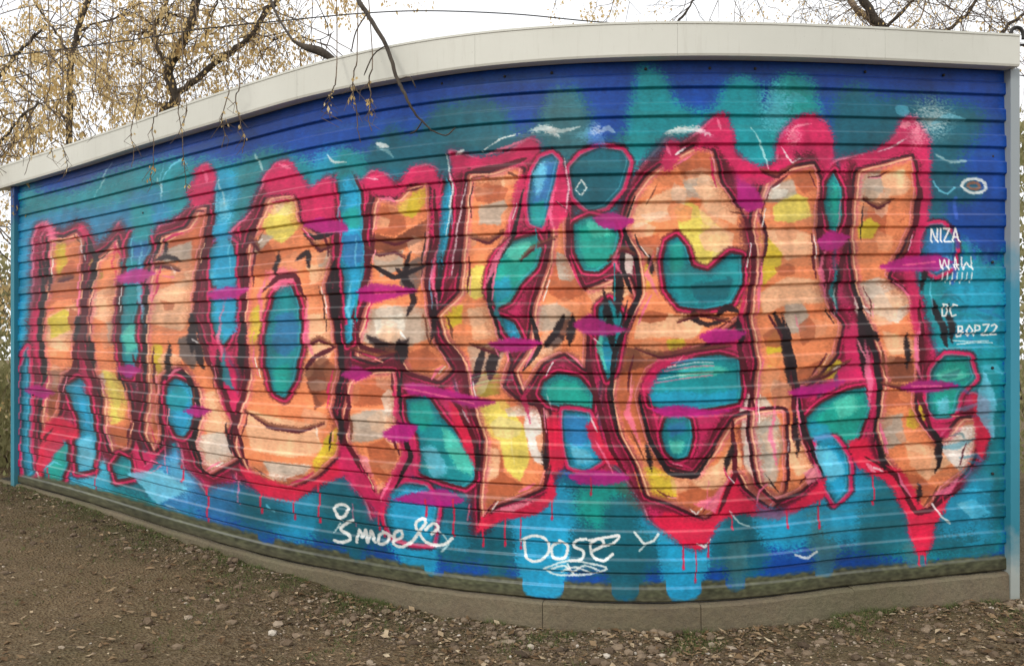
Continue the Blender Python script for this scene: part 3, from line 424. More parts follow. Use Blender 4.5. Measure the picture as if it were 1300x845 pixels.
# ---- magenta flashes drawn across
for P in [[(28,496),(46,488),(68,498),(52,506)],[(146,350),(170,340),(196,346),(180,358),(150,360)],[(146,468),(164,462),(180,470),(164,480)],[(230,522),(248,514),(266,520),(250,530)],[(262,372),(286,364),(316,366),(300,378),(268,380)],
 [(382,286),(404,276),(436,282),(440,294),(410,296)],[(452,370),(470,360),(500,362),(530,368),(500,378),(474,384),(454,382)],[(430,476),(452,464),(470,474),(452,484)],[(484,550),(506,536),(530,540),(518,560),(496,560)],[(498,634),(520,626),(560,620),(590,634),(566,644),(530,640)],
 [(512,486),(540,488),(590,500),(630,510),(600,518),(560,506),(520,500)],[(618,436),(650,428),(690,434),(664,446),(634,446)],[(752,276),(776,268),(806,280),(786,292),(762,288)],[(726,412),(748,398),(770,410),(800,418),(770,426),(744,424)],[(826,520),(860,514),(900,520),(938,520),(900,528),(850,530)],
 [(720,604),(748,596),(790,600),(800,608),(770,616),(736,614)],[(886,426),(912,416),(950,422),(930,434),(900,436)],[(938,232),(960,238),(972,262),(950,268),(936,256)],[(1038,306),(1056,292),(1082,300),(1064,316),(1044,318)],[(1118,338),(1150,326),(1190,322),(1214,332),(1190,344),(1160,344),(1130,344)],
 [(1142,492),(1166,482),(1200,484),(1220,490),(1190,498),(1160,498)],[(1000,498),(1020,490),(1050,486),(1076,482),(1050,498),(1020,506)]]: F('MG', P, 1.2, .92)
for P in [[(206,350),(220,352)],[(474,372),(500,370)],[(1150,336),(1190,332)],[(512,492),(560,502),(600,512)],[(1158,490),(1196,490)]]: S('PK', P, 2.4, 1.2, .7)
# fan of strokes inside two of the curls
for k in range(6):
    S(['PK','WH','CY'][k % 3], [(832+k*4,486-k*5),(872+k*3,480-k*5),(906,476-k*4)], 1.8, .8, .6)
    S(['PK','WH','MG'][k % 3], [(596,492-k*3),(620,486-k*3),(650,484-k*2)], 1.5, .8, .35)
# ---- highlights: white and pink glints along the outlines
for c, P, w, a in [
 ('WH',[(120,250),(128,232),(136,214),(140,206)],2.2,.5),('LC',[(206,230),(216,210),(230,202),(236,210)],3,.8),('WH',[(100,300),(106,330)],2,.7),('WH',[(200,226),(206,250)],2.2,.5),('PK',[(258,216),(262,232)],4,.8),('WH',[(276,226),(286,262)],2.2,.5),('WH',[(324,196),(332,216)],3,.5),
 ('PK',[(352,208),(370,214)],3.5,.9),('WH',[(414,196),(424,206),(440,206)],3,.8),('WH',[(466,226),(480,228)],2,.6),('WH',[(474,186),(492,192),(500,200)],4,.35),('WH',[(566,196),(574,240),(566,300)],2.4,.75),('WH',[(578,196),(590,190)],4,.8),('WH',[(592,228),(580,290),(572,350)],2.2,.7),
 ('PK',[(616,196),(640,188),(664,178)],4,.8),('WH',[(612,192),(636,176),(660,168)],2.2,.9),('WH',[(476,182),(492,186)],6,.8),('WH',[(716,200),(722,238),(718,268)],2.4,.7),('WH',[(694,160),(712,166),(736,160)],5,.6),('WH',[(758,168),(772,162),(780,168)],7,.45),
 ('WH',[(730,240),(738,228),(744,238),(738,248),(730,240)],2.2,.9),('PK',[(846,182),(852,196)],4,.9),('WH',[(858,196),(872,186)],2.6,.9),('WH',[(846,168),(864,162),(884,166)],4,.7),('PK',[(912,150),(916,164)],4,.9),('WH',[(954,160),(970,190),(976,214)],3,.55),('LC',[(996,130),(1012,122),(1026,128)],12,.35),
 ('LP',[(1000,176),(1012,160),(1032,156)],3,.8),('WH',[(994,186),(1000,196),(1006,206),(1018,200)],2,.8),('LC',[(1140,138),(1152,142)],14,.45),('LP',[(1146,160),(1158,156)],8,.8),('LC',[(1186,156),(1204,148),(1226,152)],8,.6),('WH',[(1116,192),(1134,186),(1150,176)],2.2,.7),
 ('WH',[(640,562),(640,590)],1.8,.0),('LG',[(524,590),(552,594)],3,.3),('WH',[(428,652),(434,662)],3,.9),('WH',[(422,676),(430,664)],2,.8),('WH',[(400,540),(404,556)],2,.6),('WH',[(310,560),(322,540)],2,.0),('WH',[(210,640),(226,648)],4,.35),('LC',[(338,640),(346,650)],3,.7),
 ('PK',[(180,592),(192,584),(202,590),(190,600)],2,.8),('LC',[(56,596),(66,586),(76,590)],2.4,.7),('WH',[(44,596),(50,612)],2,.8),('WH',[(876,646),(884,652),(892,644)],2,.8),('WH',[(884,690),(896,694),(902,684)],3,.9),('LP',[(1100,588),(1112,600)],5,.8),('WH',[(1108,592),(1122,598)],3,.7),
 ('PK',[(756,560),(768,580),(778,600)],3,.8),('WH',[(750,530),(758,548)],2.4,.8),('PK',[(626,440),(632,452)],2,.8),('WH',[(648,556),(652,590)],1.5,.3),('WH',[(1002,560),(998,590)],1.8,.5),('PK',[(1012,400),(1016,420)],2,.6),('WH',[(1058,470),(1072,462)],2.2,.7),('LP',[(1090,430),(1100,456)],3,.8),
 ('WH',[(1062,400),(1060,380),(1064,360)],2,.5),('WH',[(506,420),(514,430)],3,.8),('WH',[(1096,388),(1108,398)],3,.7),('WH',[(244,430),(254,436)],2.4,.7),('WH',[(214,338),(222,348)],2,.5),('PK',[(60,394),(68,390)],2,.7),('WH',[(586,520),(596,536)],2,.6),('WH',[(694,500),(700,520)],2,.5),
]:
    if a: S(c, P, w, 1.2, a, taper=2)
F('LC', [(606,560),(612,548)]+ell(612,560,3,8), 2, .0)
for x, y in [(612,664),(640,656),(660,652),(868,690),(884,698),(900,690),(930,656),(1000,654),(1040,630),(1168,700),(1176,696),(262,626),(330,630),(372,632),(404,616),(480,654),(486,650),(700,640),(120,590),(60,600),(1200,636),(1110,606),(540,640),(575,640),(750,612),(230,596),(680,296),(450,380),(780,340)]:
    c_ = 'RD' if y > 560 else 'TE'; L2 = random.uniform(12, 46); S(c_, [(x, y-6), (x+.5, y+L2*.5), (x, y+L2)], random.uniform(1.4, 2.6), .6, .85); F(c_, ell(x, y+L2, 1.8, 3), .6, .8)
# arrows and drips below
S('WH', [(556,672),(568,690),(560,700)], 2.4, .8, .6); S('WH', [(806,676),(818,690),(830,686),(836,678)], 3.2, .8, .85); S('WH', [(812,700),(820,692)], 2, .8, .7)
S('WH', [(1186,640),(1196,656),(1208,664)], 2.6, .8, .8); S('WH', [(1010,704),(1024,708),(1036,700)], 3, 1.2, .8); S('WH', [(926,648),(940,664),(952,668)], 2, .8, .6)
for P in [[(1064,292),(1070,250)],[(1048,380),(1056,340)],[(596,640),(592,660)],[(206,560),(210,600)],[(300,600),(302,640)],[(446,640),(450,668)],[(900,610),(898,646)]]: S('PK', P, 1.6, .9, .6)
# ring, bubble marks and small symbols in the blue at the right
for cx, cy, r in [(1237,236,15)]:
    S('WH', ell(cx,cy,r,r*.62,20)+[(cx+r,cy)], 4, 1.2, .85); S('BR', ell(cx,cy,r*.5,r*.3,12), 4, 1.2, .7)
S('LC', [(1186,230),(1192,242),(1202,246),(1212,238)], 2.4, .8, .8); S('WH', [(1190,196),(1206,206),(1226,204)], 3, 1.4, .5)
TEN = .5
# ---- the writing
def write(strokes, ox, oy, sx, sy, col, w, a=.96, slope=0.0, part=3, soft=.6):
    for st in strokes:
        P = [(ox+px*sx, oy+py*sy+slope*px*sx) for px, py in st]
        S(col, P, w, soft, a, s=len(P) > 2, part=part)
def straight(strokes, ox, oy, sx, sy, col, w, a=.96, slope=0.0, part=3, soft=.5):
    for st in strokes: S(col, [(ox+px*sx, oy+py*sy+slope*px*sx) for px, py in st], w, soft, a, s=False, part=part)
G = {
 'N': [[(0,1),(0.05,0),(.6,1),(.65,0)]], 'I': [[(.1,0),(.1,1)]], 'Z': [[(0,0),(.6,0),(0,1),(.65,1)]], 'A': [[(0,1),(.3,0),(.65,1)],[(.1,.65),(.55,.65)]], 'W': [[(0,0),(.15,1),(.32,.3),(.5,1),(.68,0)]],
 'D': [[(.05,0),(.05,1),(.4,.95),(.6,.5),(.4,.05),(.0,0)]], 'C': [[(.6,.1),(.2,0),(0,.5),(.2,1),(.6,.9)]], 'B': [[(.05,0),(.05,1),(.45,.95),(.5,.6),(.1,.5),(.45,.35),(.4,.02),(0,0)]], 'O': [[(.3,0),(0,.5),(.3,1),(.62,.5),(.3,0)]], 'P': [[(.05,1),(.05,0),(.5,.08),(.5,.45),(.05,.55)]],
 '2': [[(0,.15),(.3,0),(.55,.25),(0,1),(.65,1)]], 'K': [[(.05,0),(.05,1)],[(.6,0),(.08,.55),(.62,1)]], 'Y': [[(0,0),(.3,.5),(.62,0)],[(.3,.5),(.25,1)]], 'S': [[(.6,.1),(.2,0),(.08,.3),(.5,.6),(.45,.95),(0,.9)]], 'X': [[(0,0),(.6,1)],[(.6,0),(0,1)]],
}
def word(t, x, y, w, h, col, lw, slope=0, adv=.86, part=3):
    for ch in t:
        if ch != ' ': straight(G[ch], x, y, w, h, col, lw, slope=slope, part=part)
        x += w*adv*(.45 if ch == 'I' else 1); y += slope*w*adv
word('NIZA', 1184, 290, 13, 17, 'WH', 2.1, slope=-.02, part=3)
straight([[(0,.2),(.05,1),(.15,.2),(.25,1),(.3,.2)],[(.45,1),(.5,0),(.55,1)],[(.42,.6),(.6,.6)],[(.7,0),(.7,1),(.85,.4),(1,1),(1,0)]], 1196, 326, 40, 16, 'WH', 1.8, part=4)
straight([[(i*.14, 0), (i*.14-.03, .8+(i*37 % 5)*.1)] for i in range(7)], 1198, 346, 44, 12, 'WH', 1.6, a=.8, part=4)
word('DC', 1198, 386, 12, 15, 'WH', 2.0, part=5)
word('BOPZ2', 1216, 414, 13, 13, 'WH', 2.0, slope=-.06, adv=.82, part=6)
straight([[(0,0),(.4,.15),(.9,.05)],[(.1,.6),(.6,.3),(1,.35)]], 1212, 432, 50, 8, 'WH', 1.4, a=.7, part=6)
# signature, joined hand in white: "Smoe & Dose"
SIG = [
 [(428,652),(424,644),(432,640),(441,645),(438,654),(430,657),(427,652)], [(448,660),(438,664),(430,672),(440,678),(444,684),(434,688),(424,686)],
 [(452,688),(454,673),(459,682),(462,673),(466,688),(469,674),(473,684),(476,688)], [(486,676),(479,680),(481,690),(490,688),(491,679),(484,675),(498,682)], [(499,686),(508,682),(507,674),(499,677),(499,690),(510,694),(520,688)],
 [(520,690),(530,676),(540,664),(536,658),(528,664),(532,680),(542,690),(560,692),(572,684)], [(540,672),(550,664),(556,670),(546,678)],
]
for P in SIG: S('WH', P, 3.9, .8, .95, part=2)
for P in [[(664,684),(668,708),(684,712),(696,700),(692,684),(676,680),(660,686)], [(712,688),(700,694),(702,708),(716,708),(720,694),(710,686)], [(744,684),(732,686),(728,694),(740,700),(738,710),(724,712)], [(752,700),(766,692),(762,684),(750,690),(752,706),(766,712),(778,704)],
 [(748,686),(770,682),(786,680),(778,690),(764,694)]]: S('WH', P, 3.6, .8, .93, part=7)
for P in [[(690,722),(720,712),(752,716),(770,722),(744,730),(706,730),(690,722)],[(700,722),(716,718),(726,726),(742,718),(760,724)],[(712,726),(730,720),(750,728)],[(720,716),(728,730)]]: S('WH', P, 2.6, 1.0, .8, part=7)
# ---- bare sheet along the foot, mud splash, spray overspill
rows = np.arange(NR)[:, None]/(NR-1); pxh = (1-rows)*HH[None, :]
edge = np.interp(CX, [22,60,150,300,470,560,650,760,880,980,1060,1160,1279], [10,16,22,24,25,22,24,24,26,26,24,22,20])
keep = np.zeros((NR, NC))
drip = {(536,562,-6),(662,716,-24),(776,812,-22),(846,892,-24),(922,948,-14),(1036,1060,-8),(1152,1180,-4),(324,346,-8),(440,462,-6)}
e = edge.copy()
for a, b, dd in drip:
    t = np.clip((CX-a)/(b-a), 0, 1); e = e+(np.clip(np.sin(t*np.pi), 0, 1)**.25)*dd
k = gauss(RNG.randn(NR, NC), 2, 1.2); k /= k.std()
m = np.clip((e[None, :]-pxh+k*.8)/5+.5, 0, 1)[..., None]
olive = np.array(PAL['OV'])*(1+.10*k[..., None]); low = np.clip(1-pxh/12, 0, 1)[..., None]
olive = olive*(1-low*.4)+np.array([70,58,44.])*low*.4
IMG = IMG*(1-m)+olive*m; PART[m[..., 0] > .5] = 0
# spray speckle, uneven coats, streaks of dirt along the grooves
n1 = gauss(RNG.randn(NR, NC), 22, 14); n1 /= n1.std(); n2 = gauss(RNG.randn(NR, NC), 1.2, .8); n2 /= n2.std(); n3 = gauss(RNG.randn(NR, NC), 3, 14); n3 /= n3.std()
IMG *= (1+.045*n1+.03*n2+.03*n3)[..., None]
bd = np.clip(gauss(RNG.randn(NR, NC), 40, 4)*60-.9, 0, 1)[..., None]*.12; IMG = IMG*(1-bd)+np.array([120,112,100.])*bd
IMG = np.clip(IMG, 2, 250)
# ------------------------------------------------------------------ materials
def paint_mat():
    m, nt, bs = new_mat('sprayed sheet'); L = nt.links
    a = N(nt, 'ShaderNodeAttribute', attribute_name='Paint'); v = objco(nt)
    n = noise(nt, 35, 6, .7, v); g = noise(nt, 3.0, 5, .6, v)
    c = mixc(nt, .35, a.outputs['Color'], ramp(nt, n.outputs[0], [(.3, .78), (.7, 1.0)]).outputs[0], 'MULTIPLY')
    sp = N(nt, 'ShaderNodeTexVoronoi'); sp.inputs['Scale'].default_value = 90; L.new(v, sp.inputs['Vector'])
    c = mixc(nt, ramp(nt, sp.outputs['Distance'], [(.05, .35), (.09, 0)]).outputs[0], c, (.12, .1, .08))
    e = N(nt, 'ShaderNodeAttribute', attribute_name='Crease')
    c = mixc(nt, ramp(nt, e.outputs['Fac'], [(0, 0), (1, .10)]).outputs[0], c, (.45,.45,.43))  # sky sheen on the upward rib bevels, painted as lighter grey into the colour
    L.new(c, bs.inputs['Base Color']); L.new(e.outputs['Fac'], bs.inputs['Coat Weight']); bs.inputs['Coat Roughness'].default_value = .3; bs.inputs['Coat IOR'].default_value = 1.5
    r = N(nt, 'ShaderNodeMapRange'); L.new(g.outputs[0], r.inputs[0]); r.inputs[3].default_value = .34; r.inputs[4].default_value = .6; L.new(r.outputs[0], bs.inputs['Roughness'])
    bs.inputs['Specular IOR Level'].default_value = .28
    bump(nt, noise(nt, 60, 5, .7, v).outputs[0], .12, .003, bs)
    return m
M_paint = paint_mat()
def fascia_mat():
    m, nt, bs = new_mat('pale coated metal'); v = objco(nt); mp = N(nt, 'ShaderNodeMapping'); nt.links.new(v, mp.inputs[0]); mp.inputs['Scale'].default_value = (6, 6, .6)
    c = ramp(nt, noise(nt, 1.1, 6, .6, v).outputs[0], [(.3, (.60,.60,.53)), (.7, (.68,.68,.61))]).outputs[0]
    c = mixc(nt, ramp(nt, noise(nt, 4, 8, .75, mp.outputs[0]).outputs[0], [(.54, 0), (.8, .3)]).outputs[0], c, (.34,.31,.24))
    c = mixc(nt, ramp(nt, noise(nt, 55, 3, .6, v).outputs[0], [(.70, 0), (.78, .5)]).outputs[0], c, (.18,.14,.10))
    nt.links.new(c, bs.inputs['Base Color']); bs.inputs['Roughness'].default_value = .5; bump(nt, noise(nt, 2.5, 4, .5, v).outputs[0], .25, .02, bs); return m
M_fascia = fascia_mat()
def conc():
    m, nt, bs = new_mat('plinth concrete'); v = objco(nt)
    c = ramp(nt, noise(nt, 2.2, 8, .7, v).outputs[0], [(.3, (.12,.092,.055)), (.5, (.21,.165,.105)), (.72, (.30,.25,.17))]).outputs[0]
    c = mixc(nt, ramp(nt, noise(nt, 40, 6, .7, v).outputs[0], [(.35, .5), (.6, 0)]).outputs[0], c, (.10,.085,.065))
    nt.links.new(c, bs.inputs['Base Color']); bs.inputs['Roughness'].default_value = .92
    bump(nt, noise(nt, 28, 8, .7, v).outputs[0], .8, .02, bs)
    c = mixc(nt, ramp(nt, noise(nt, 1.1, 8, .75, v).outputs[0], [(.42, 0), (.60, .6)]).outputs[0], c, (.10,.095,.045)); nt.links.new(c, bs.inputs['Base Color']); return m
M_conc = conc()
def post_paint(name, stops):
    m, nt, bs = new_mat(name); v = objco(nt); sx = N(nt, 'ShaderNodeSeparateXYZ'); nt.links.new(v, sx.inputs[0])
    ad = N(nt, 'ShaderNodeMath', operation='MULTIPLY_ADD'); nt.links.new(noise(nt, 5, 5, .6, v).outputs[0], ad.inputs[0]); ad.inputs[1].default_value = .5; nt.links.new(sx.outputs[2], ad.inputs[2])
    mr = N(nt, 'ShaderNodeMapRange'); nt.links.new(ad.outputs[0], mr.inputs[0]); mr.inputs[1].default_value = 0; mr.inputs[2].default_value = 3.5
    nt.links.new(ramp(nt, mr.outputs[0], stops).outputs[0], bs.inputs['Base Color']); bs.inputs['Roughness'].default_value = .55; return m
M_post = post_paint('corner trim right', [(.0, (.30,.30,.25)), (.13, (.34,.38,.36)), (.20, (.02,.20,.28)), (.40, (.03,.26,.36)), (.62, (.03,.24,.36)), (.70, (.30,.34,.36))])
M_post_l = post_paint('corner trim left', [(.0, (.10,.12,.09)), (.2, (.03,.24,.33)), (.6, (.02,.22,.30)), (.86, (.03,.20,.27)), (.92, (.02,.07,.25))])
M_render = simple('rendered end wall', (.22,.22,.20), (.34,.33,.30), 3, .9, .3, .01)
M_dark = simple('black iron', (.015,.015,.015), (.03,.028,.026), 8, .5, .2, .004)
def bark():
    m, nt, bs = new_mat('bark'); v = objco(nt)
    mp = N(nt, 'ShaderNodeMapping'); nt.links.new(v, mp.inputs[0]); mp.inputs['Scale'].default_value = (1, 1, .25)
    nt.links.new(ramp(nt, noise(nt, 26, 8, .7, mp.outputs[0]).outputs[0], [(.3, (.02,.016,.012)), (.7, (.10,.08,.06))]).outputs[0], bs.inputs['Base Color'])
    bs.inputs['Roughness'].default_value = .95; bump(nt, noise(nt, 40, 6, .7, mp.outputs[0]).outputs[0], .7, .01, bs); return m
M_bark = bark()
M_twig = simple('twig bark', (.07,.05,.035), (.19,.14,.095), 12, .9, 0)
M_palebark = simple('pale bark', (.22,.16,.11), (.38,.29,.21), 12, .9, .4, .01)
def leaf(name, a, b, c):
    m, nt, bs = new_mat(name); v = objco(nt); oi = noise(nt, 3.1, 3, .6, v)
    nt.links.new(ramp(nt, oi.outputs[0], [(.3, a), (.5, b), (.7, c)]).outputs[0], bs.inputs['Base Color']); bs.inputs['Roughness'].default_value = .8
    tr = N(nt, 'ShaderNodeBsdfTranslucent'); tr.inputs[0].default_value = (*b, 1); mx = N(nt, 'ShaderNodeMixShader'); mx.inputs[0].default_value = .35
    nt.links.new(bs.outputs[0], mx.inputs[1]); nt.links.new(tr.outputs[0], mx.inputs[2]); nt.links.new(mx.outputs[0], nt.nodes['Material Output'].inputs[0]); return m
M_seed = leaf('dry seed clusters', (.46,.30,.10), (.72,.53,.24), (.84,.71,.42))
M_litter = leaf('dead leaves', (.10,.055,.025), (.20,.12,.06), (.34,.24,.14))
M_hedge = leaf('drab foliage', (.17,.18,.06), (.34,.32,.15), (.48,.42,.24))
# ------------------------------------------------------------------ the garage
root_p = wpt(700, float(yG(700))); root_p.z = 0
garage = empty('garage', root_p); tag(garage, 'long metal clad garage with horizontal ribs covered in a large graffiti mural', 'garage')
NB = 19                                         # boards
def profile(v):
    """metres proud of the back plane, v = 0 eaves .. 1 foot"""
    u = (v*NB) % 1.0
    return np.interp(u, [0, .012, .026, .46, .53, .945, .98, 1.0], [-.003, -.003, .001, .003, .0145, .016, -.002, -.003])
def garage_sheet():
    V_ = np.linspace(0, 1, NR); D = FPX*3.0/HH
    P = np.zeros((NR, NC, 3)); px = (CX-650)/FPX*D
    t = np.stack([np.gradient(px), np.gradient(D)], 1); t /= np.linalg.norm(t, axis=1)[:, None]; n = np.stack([t[:, 1], -t[:, 0]], 1)
    pr = profile(V_)[:, None]-.017
    Y = TY[None, :]+V_[:, None]*HH[None, :]
    dent = gauss(RNG.randn(NR//6, NC//6), 14, 5); dent = dent/dent.std()*.0032; dent = np.kron(dent, np.ones((7, 7)))[:NR, :NC]; dent = gauss(dent, 4, 4)
    wv = gauss(RNG.randn(NR, NC), 70, 25); wv = 1+.08*wv/wv.std(); off = pr*np.clip(wv, .8, 1.2)+dent
    P[..., 0] = px[None, :]+n[None, :, 0]*off; P[..., 1] = D[None, :]+n[None, :, 1]*off; P[..., 2] = EYE+(HZ-Y)/FPX*D[None, :]
    return P
P = garage_sheet()
LINCOL = np.clip(lin(IMG)*1.05, 0, .92)
LINCOL = np.concatenate([LINCOL, np.ones((NR, NC, 1))], 2).astype(np.float32)
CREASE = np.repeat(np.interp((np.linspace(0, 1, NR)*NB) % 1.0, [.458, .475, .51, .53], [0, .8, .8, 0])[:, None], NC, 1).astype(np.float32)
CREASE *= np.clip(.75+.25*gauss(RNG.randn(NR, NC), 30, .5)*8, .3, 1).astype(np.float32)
idx = np.arange(NR*NC).reshape(NR, NC)
quads = np.stack([idx[:-1, :-1], idx[1:, :-1], idx[1:, 1:], idx[:-1, 1:]], -1).reshape(-1, 4)
pq = PART[:-1, :-1].reshape(-1)
def sheet_part(name, sel, label=None):
    q = quads[sel]; used, inv = np.unique(q.reshape(-1), return_inverse=True); nf = len(q)
    me = bpy.data.meshes.new(name); me.vertices.add(len(used)); me.vertices.foreach_set('co', P.reshape(-1, 3)[used].astype(np.float32).reshape(-1))
    me.loops.add(nf*4); me.loops.foreach_set('vertex_index', inv.astype(np.int32)); me.polygons.add(nf)
    me.polygons.foreach_set('loop_start', np.arange(0, nf*4, 4, dtype=np.int32)); me.polygons.foreach_set('loop_total', np.full(nf, 4, np.int32))
    me.update(calc_edges=True)
    at_ = me.color_attributes.new('Paint', 'FLOAT_COLOR', 'POINT'); at_.data.foreach_set('color', LINCOL.reshape(-1, 4)[used].reshape(-1))
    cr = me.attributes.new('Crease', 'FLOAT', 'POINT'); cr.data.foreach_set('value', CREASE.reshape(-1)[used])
    o = link(name, me, M_paint, garage)
    if label: o['label'] = label
    return o
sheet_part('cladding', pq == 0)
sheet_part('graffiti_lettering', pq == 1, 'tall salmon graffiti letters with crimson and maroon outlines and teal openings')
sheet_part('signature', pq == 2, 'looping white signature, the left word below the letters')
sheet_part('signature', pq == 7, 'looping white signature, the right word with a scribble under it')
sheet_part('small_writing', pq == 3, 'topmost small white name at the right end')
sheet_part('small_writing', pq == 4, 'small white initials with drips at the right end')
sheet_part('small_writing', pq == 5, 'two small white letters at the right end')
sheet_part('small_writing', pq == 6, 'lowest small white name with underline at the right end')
def wall_band(name, xs, prof, mat, parent=garage, smooth=False, cap=True):
    """prof(x) -> list of (y-survey, out) giving a closed section at station x"""
    V = []; Fc = []; n = None
    for x in xs:
        pr = prof(x); n = len(pr)
        for y, o in pr: V.append(wpt(x, y, o))
    for i in range(len(xs)-1):
        for j in range(n):
            a = i*n+j; b = i*n+(j+1) % n; Fc.append((a, b, b+n, a+n))
    if cap: Fc.append(tuple(range(n))[::-1]); Fc.append(tuple((len(xs)-1)*n+j for j in range(n)))
    return mesh_from(name, V, Fc, mat, parent, smooth)
def fas(x):
    t, b = float(yF(x)), float(yT(x)); return [(t, .085), (t, -.30), (b-1, -.30), (b-1, .002), (b+1.5, .004), (b+2, .080), (b-.6, .085)]
xs = list(np.linspace(-1, 1281, 130))
fj = [-1, 172, 390, 610, 856, 1112, 1281]
for a, b_ in zip(fj[:-1], fj[1:]): wall_band('roof_fascia', list(np.linspace(a+.12, b_-.12, 26)), fas, M_fascia)
def fcore(x):
    t, b = float(yF(x)), float(yT(x)); return [(t+2, .05), (t+2, -.25), (b-3, -.25), (b-3, .05)]
wall_band('fascia_backing', list(np.linspace(0, 1280, 100)), fcore, M_dark)
def fold(x):
    t = float(yF(x)); return [(t-.8, .089), (t-.8, -.02), (t+1.0, -.02), (t+1.0, .0865), (t+1.6, .0865), (t+1.8, .089)]
wall_band('drip_edge', xs, fold, M_fascia)
# concrete footing, cast in lengths
joints = [-2, 420, 690, 888, 1080, 1277]
for a, b in zip(joints[:-1], joints[1:]):
    r = random.uniform(-.006, .006)
    def pl(x, r=r):
        t, g = float(yB(x)), float(yG(x)); t += random.uniform(-.5, 1.1); r = r+random.uniform(-.005, .004); return [(t+1.0, -.2), (t+1.0, -.012), (t+1.6, .016+r), (t+4, .028+r), (g+14, .034+r), (g+14, -.2)]
    wall_band('plinth', list(np.linspace(a+.35, b-.35, int((b-a)/14))), pl, M_conc)
def under(x): t, g = float(yB(x)), float(yG(x)); return [(t+.6, -.2), (t+.6, -.03), (g+14, -.03), (g+14, -.2)]
wall_band('footing_core', [-2+i*20 for i in range(64)], under, M_dark)
# corner trims
def post(x): return [(float(yF(x))+2, .03), (float(yF(x))+2, -.25), (float(yB(x))+2, -.25), (float(yB(x))+2, .03)]
def post2(x): return [(float(yT(x))+1, .034), (float(yT(x))+1, -.25), (float(yG(x))+12, -.25), (float(yG(x))+12, .034)]
wall_band('corner_trim', [1277.6, 1282, 1289], post2, M_post)
wall_band('corner_trim', [18.2, 20, 22.6], post2, M_post_l)
# returns and flat roof, so the building is closed
def quadmesh(name, pts, mat): return mesh_from(name, pts, [tuple(range(len(pts)))], mat, garage)
a0 = wpt(20, float(yF(20))+3, -.06); a1 = wpt(20, 640, -.06); back = Vector((-.9, 2.4, 0)); 
mesh_from('end_wall', [a0, a1, a1+back, a0+back], [(0,1,2,3)], M_render, garage)
b0 = wpt(1288, float(yF(1288))+3, -.06); b1 = wpt(1288, 780, -.06); bk = Vector((.4, 3.4, 0))
mesh_from('end_wall', [b0, b1, b1+bk, b0+bk], [(0,1,2,3)], M_render, garage)
RV = []; n_ = 0
for x in np.linspace(18, 1288, 40):
    p = wpt(x, float(yF(x))+5, -.1); RV.append(p); n_ += 1
for x in np.linspace(18, 1288, 40):
    t = (x-18)/1270; base = wpt(x, float(yF(x))+5, -.1); RV.append(base+back*(1-t)+bk*t)
mesh_from('roof', RV, [(i, i+1, n_+i+1, n_+i) for i in range(n_-1)], simple('roof felt', (.08,.08,.08), (.14,.14,.13), 5, .9), garage)
# screws along some grooves
SM = None
for bi, x in [(0,902),(0,960),(0,700),(0,560),(0,1200),(3,180),(3,1262),(7,1262),(11,1262),(15,1262),(4,40),(9,40),(13,40),(0,820),(0,1100),(0,640)]:
    v = (bi+.3)/NB; y = float(yT(x))+v*float(yB(x)-yT(x)); c = wpt(x, y, -.012)
    if SM is None:
        bm = bmesh.new(); bmesh.ops.create_uvsphere(bm, u_segments=8, v_segments=5, radius=.009); SM = bpy.data.meshes.new('screw'); bm.to_mesh(SM); bm.free(); SM.materials.append(M_dark)
    o = bpy.data.objects.new('screw', SM); COL.objects.link(o); o.parent = garage; o.location = c-garage.location
# ------------------------------------------------------------------ tubes
def tube(V, Fc, pts, rads, k=6):
    base = len(V); n = len(pts)
    for i, p in enumerate(pts):
        d = (pts[min(i+1, n-1)]-pts[max(i-1, 0)]); d = d.normalized() if d.length > 1e-9 else Vector((0,0,1))
        a = d.orthogonal().normalized(); b = d.cross(a)
        if i: # keep the frame from twisting
            a = (pa-d*pa.dot(d)); a = a.normalized() if a.length > 1e-6 else d.orthogonal().normalized(); b = d.cross(a)
        pa = a
        for j in range(k):
            t = 2*math.pi*j/k; V.append(p+(a*math.cos(t)+b*math.sin(t))*rads[i])
    for i in range(n-1):
        for j in range(k):
            A = base+i*k+j; B = base+i*k+(j+1) % k; Fc.append((A, B, B+k, A+k))
    Fc.append(tuple(base+(n-1)*k+j for j in range(k)))
def crv(pts, k=5, wob=0):
    a = smooth_poly(np.array([tuple(p) for p in pts]), k, False)
    return [Vector(p)+Vector((random.uniform(-wob, wob), random.uniform(-wob, wob), random.uniform(-wob, wob))) for p in a]
# ------------------------------------------------------------------ ground
zs_x = np.array([float(wpt(x, 0).x) for x in (18,83,225,347,486,549,660,760,850,979,1100,1256,1306)])
zs_z = np.array([float(wpt(x, float(yG(x))).z) for x in (18,83,225,347,486,549,660,760,850,979,1100,1256,1306)])
def vnoise(x, y, s, seed=0):
    r = np.random.RandomState(seed); o = 0
    for k in range(6):
        a = r.rand()*6.28; f = (1+.6*k)/s; o = o+math.sin((x*math.cos(a)+y*math.sin(a))*f*6.28+r.rand()*6.28)/(1+.5*k)
    return o/2.5
def gz(x, y):
    z = float(np.interp(x, zs_x, zs_z)); fall = max(0, min(1, (y-2)/3)); far = max(0, min(1, (abs(x)+y-14)/20))
    return z*(.5+.5*fall)*(1-far)+.016*vnoise(x, y, 1.1, 1)+.009*vnoise(x, y, .27, 2)+.004*vnoise(x, y, .11, 3)
gx = np.concatenate([-np.geomspace(600, 9, 22), np.linspace(-8.6, 6, 270), np.geomspace(6.5, 600, 22)])
gy = np.concatenate([[-60,-20,-8,-3, 0, 1.5], np.linspace(2.2, 11, 170), np.geomspace(11.5, 900, 26)])
V = [(x, y, gz(x, y)) for y in gy for x in gx]; w_ = len(gx)
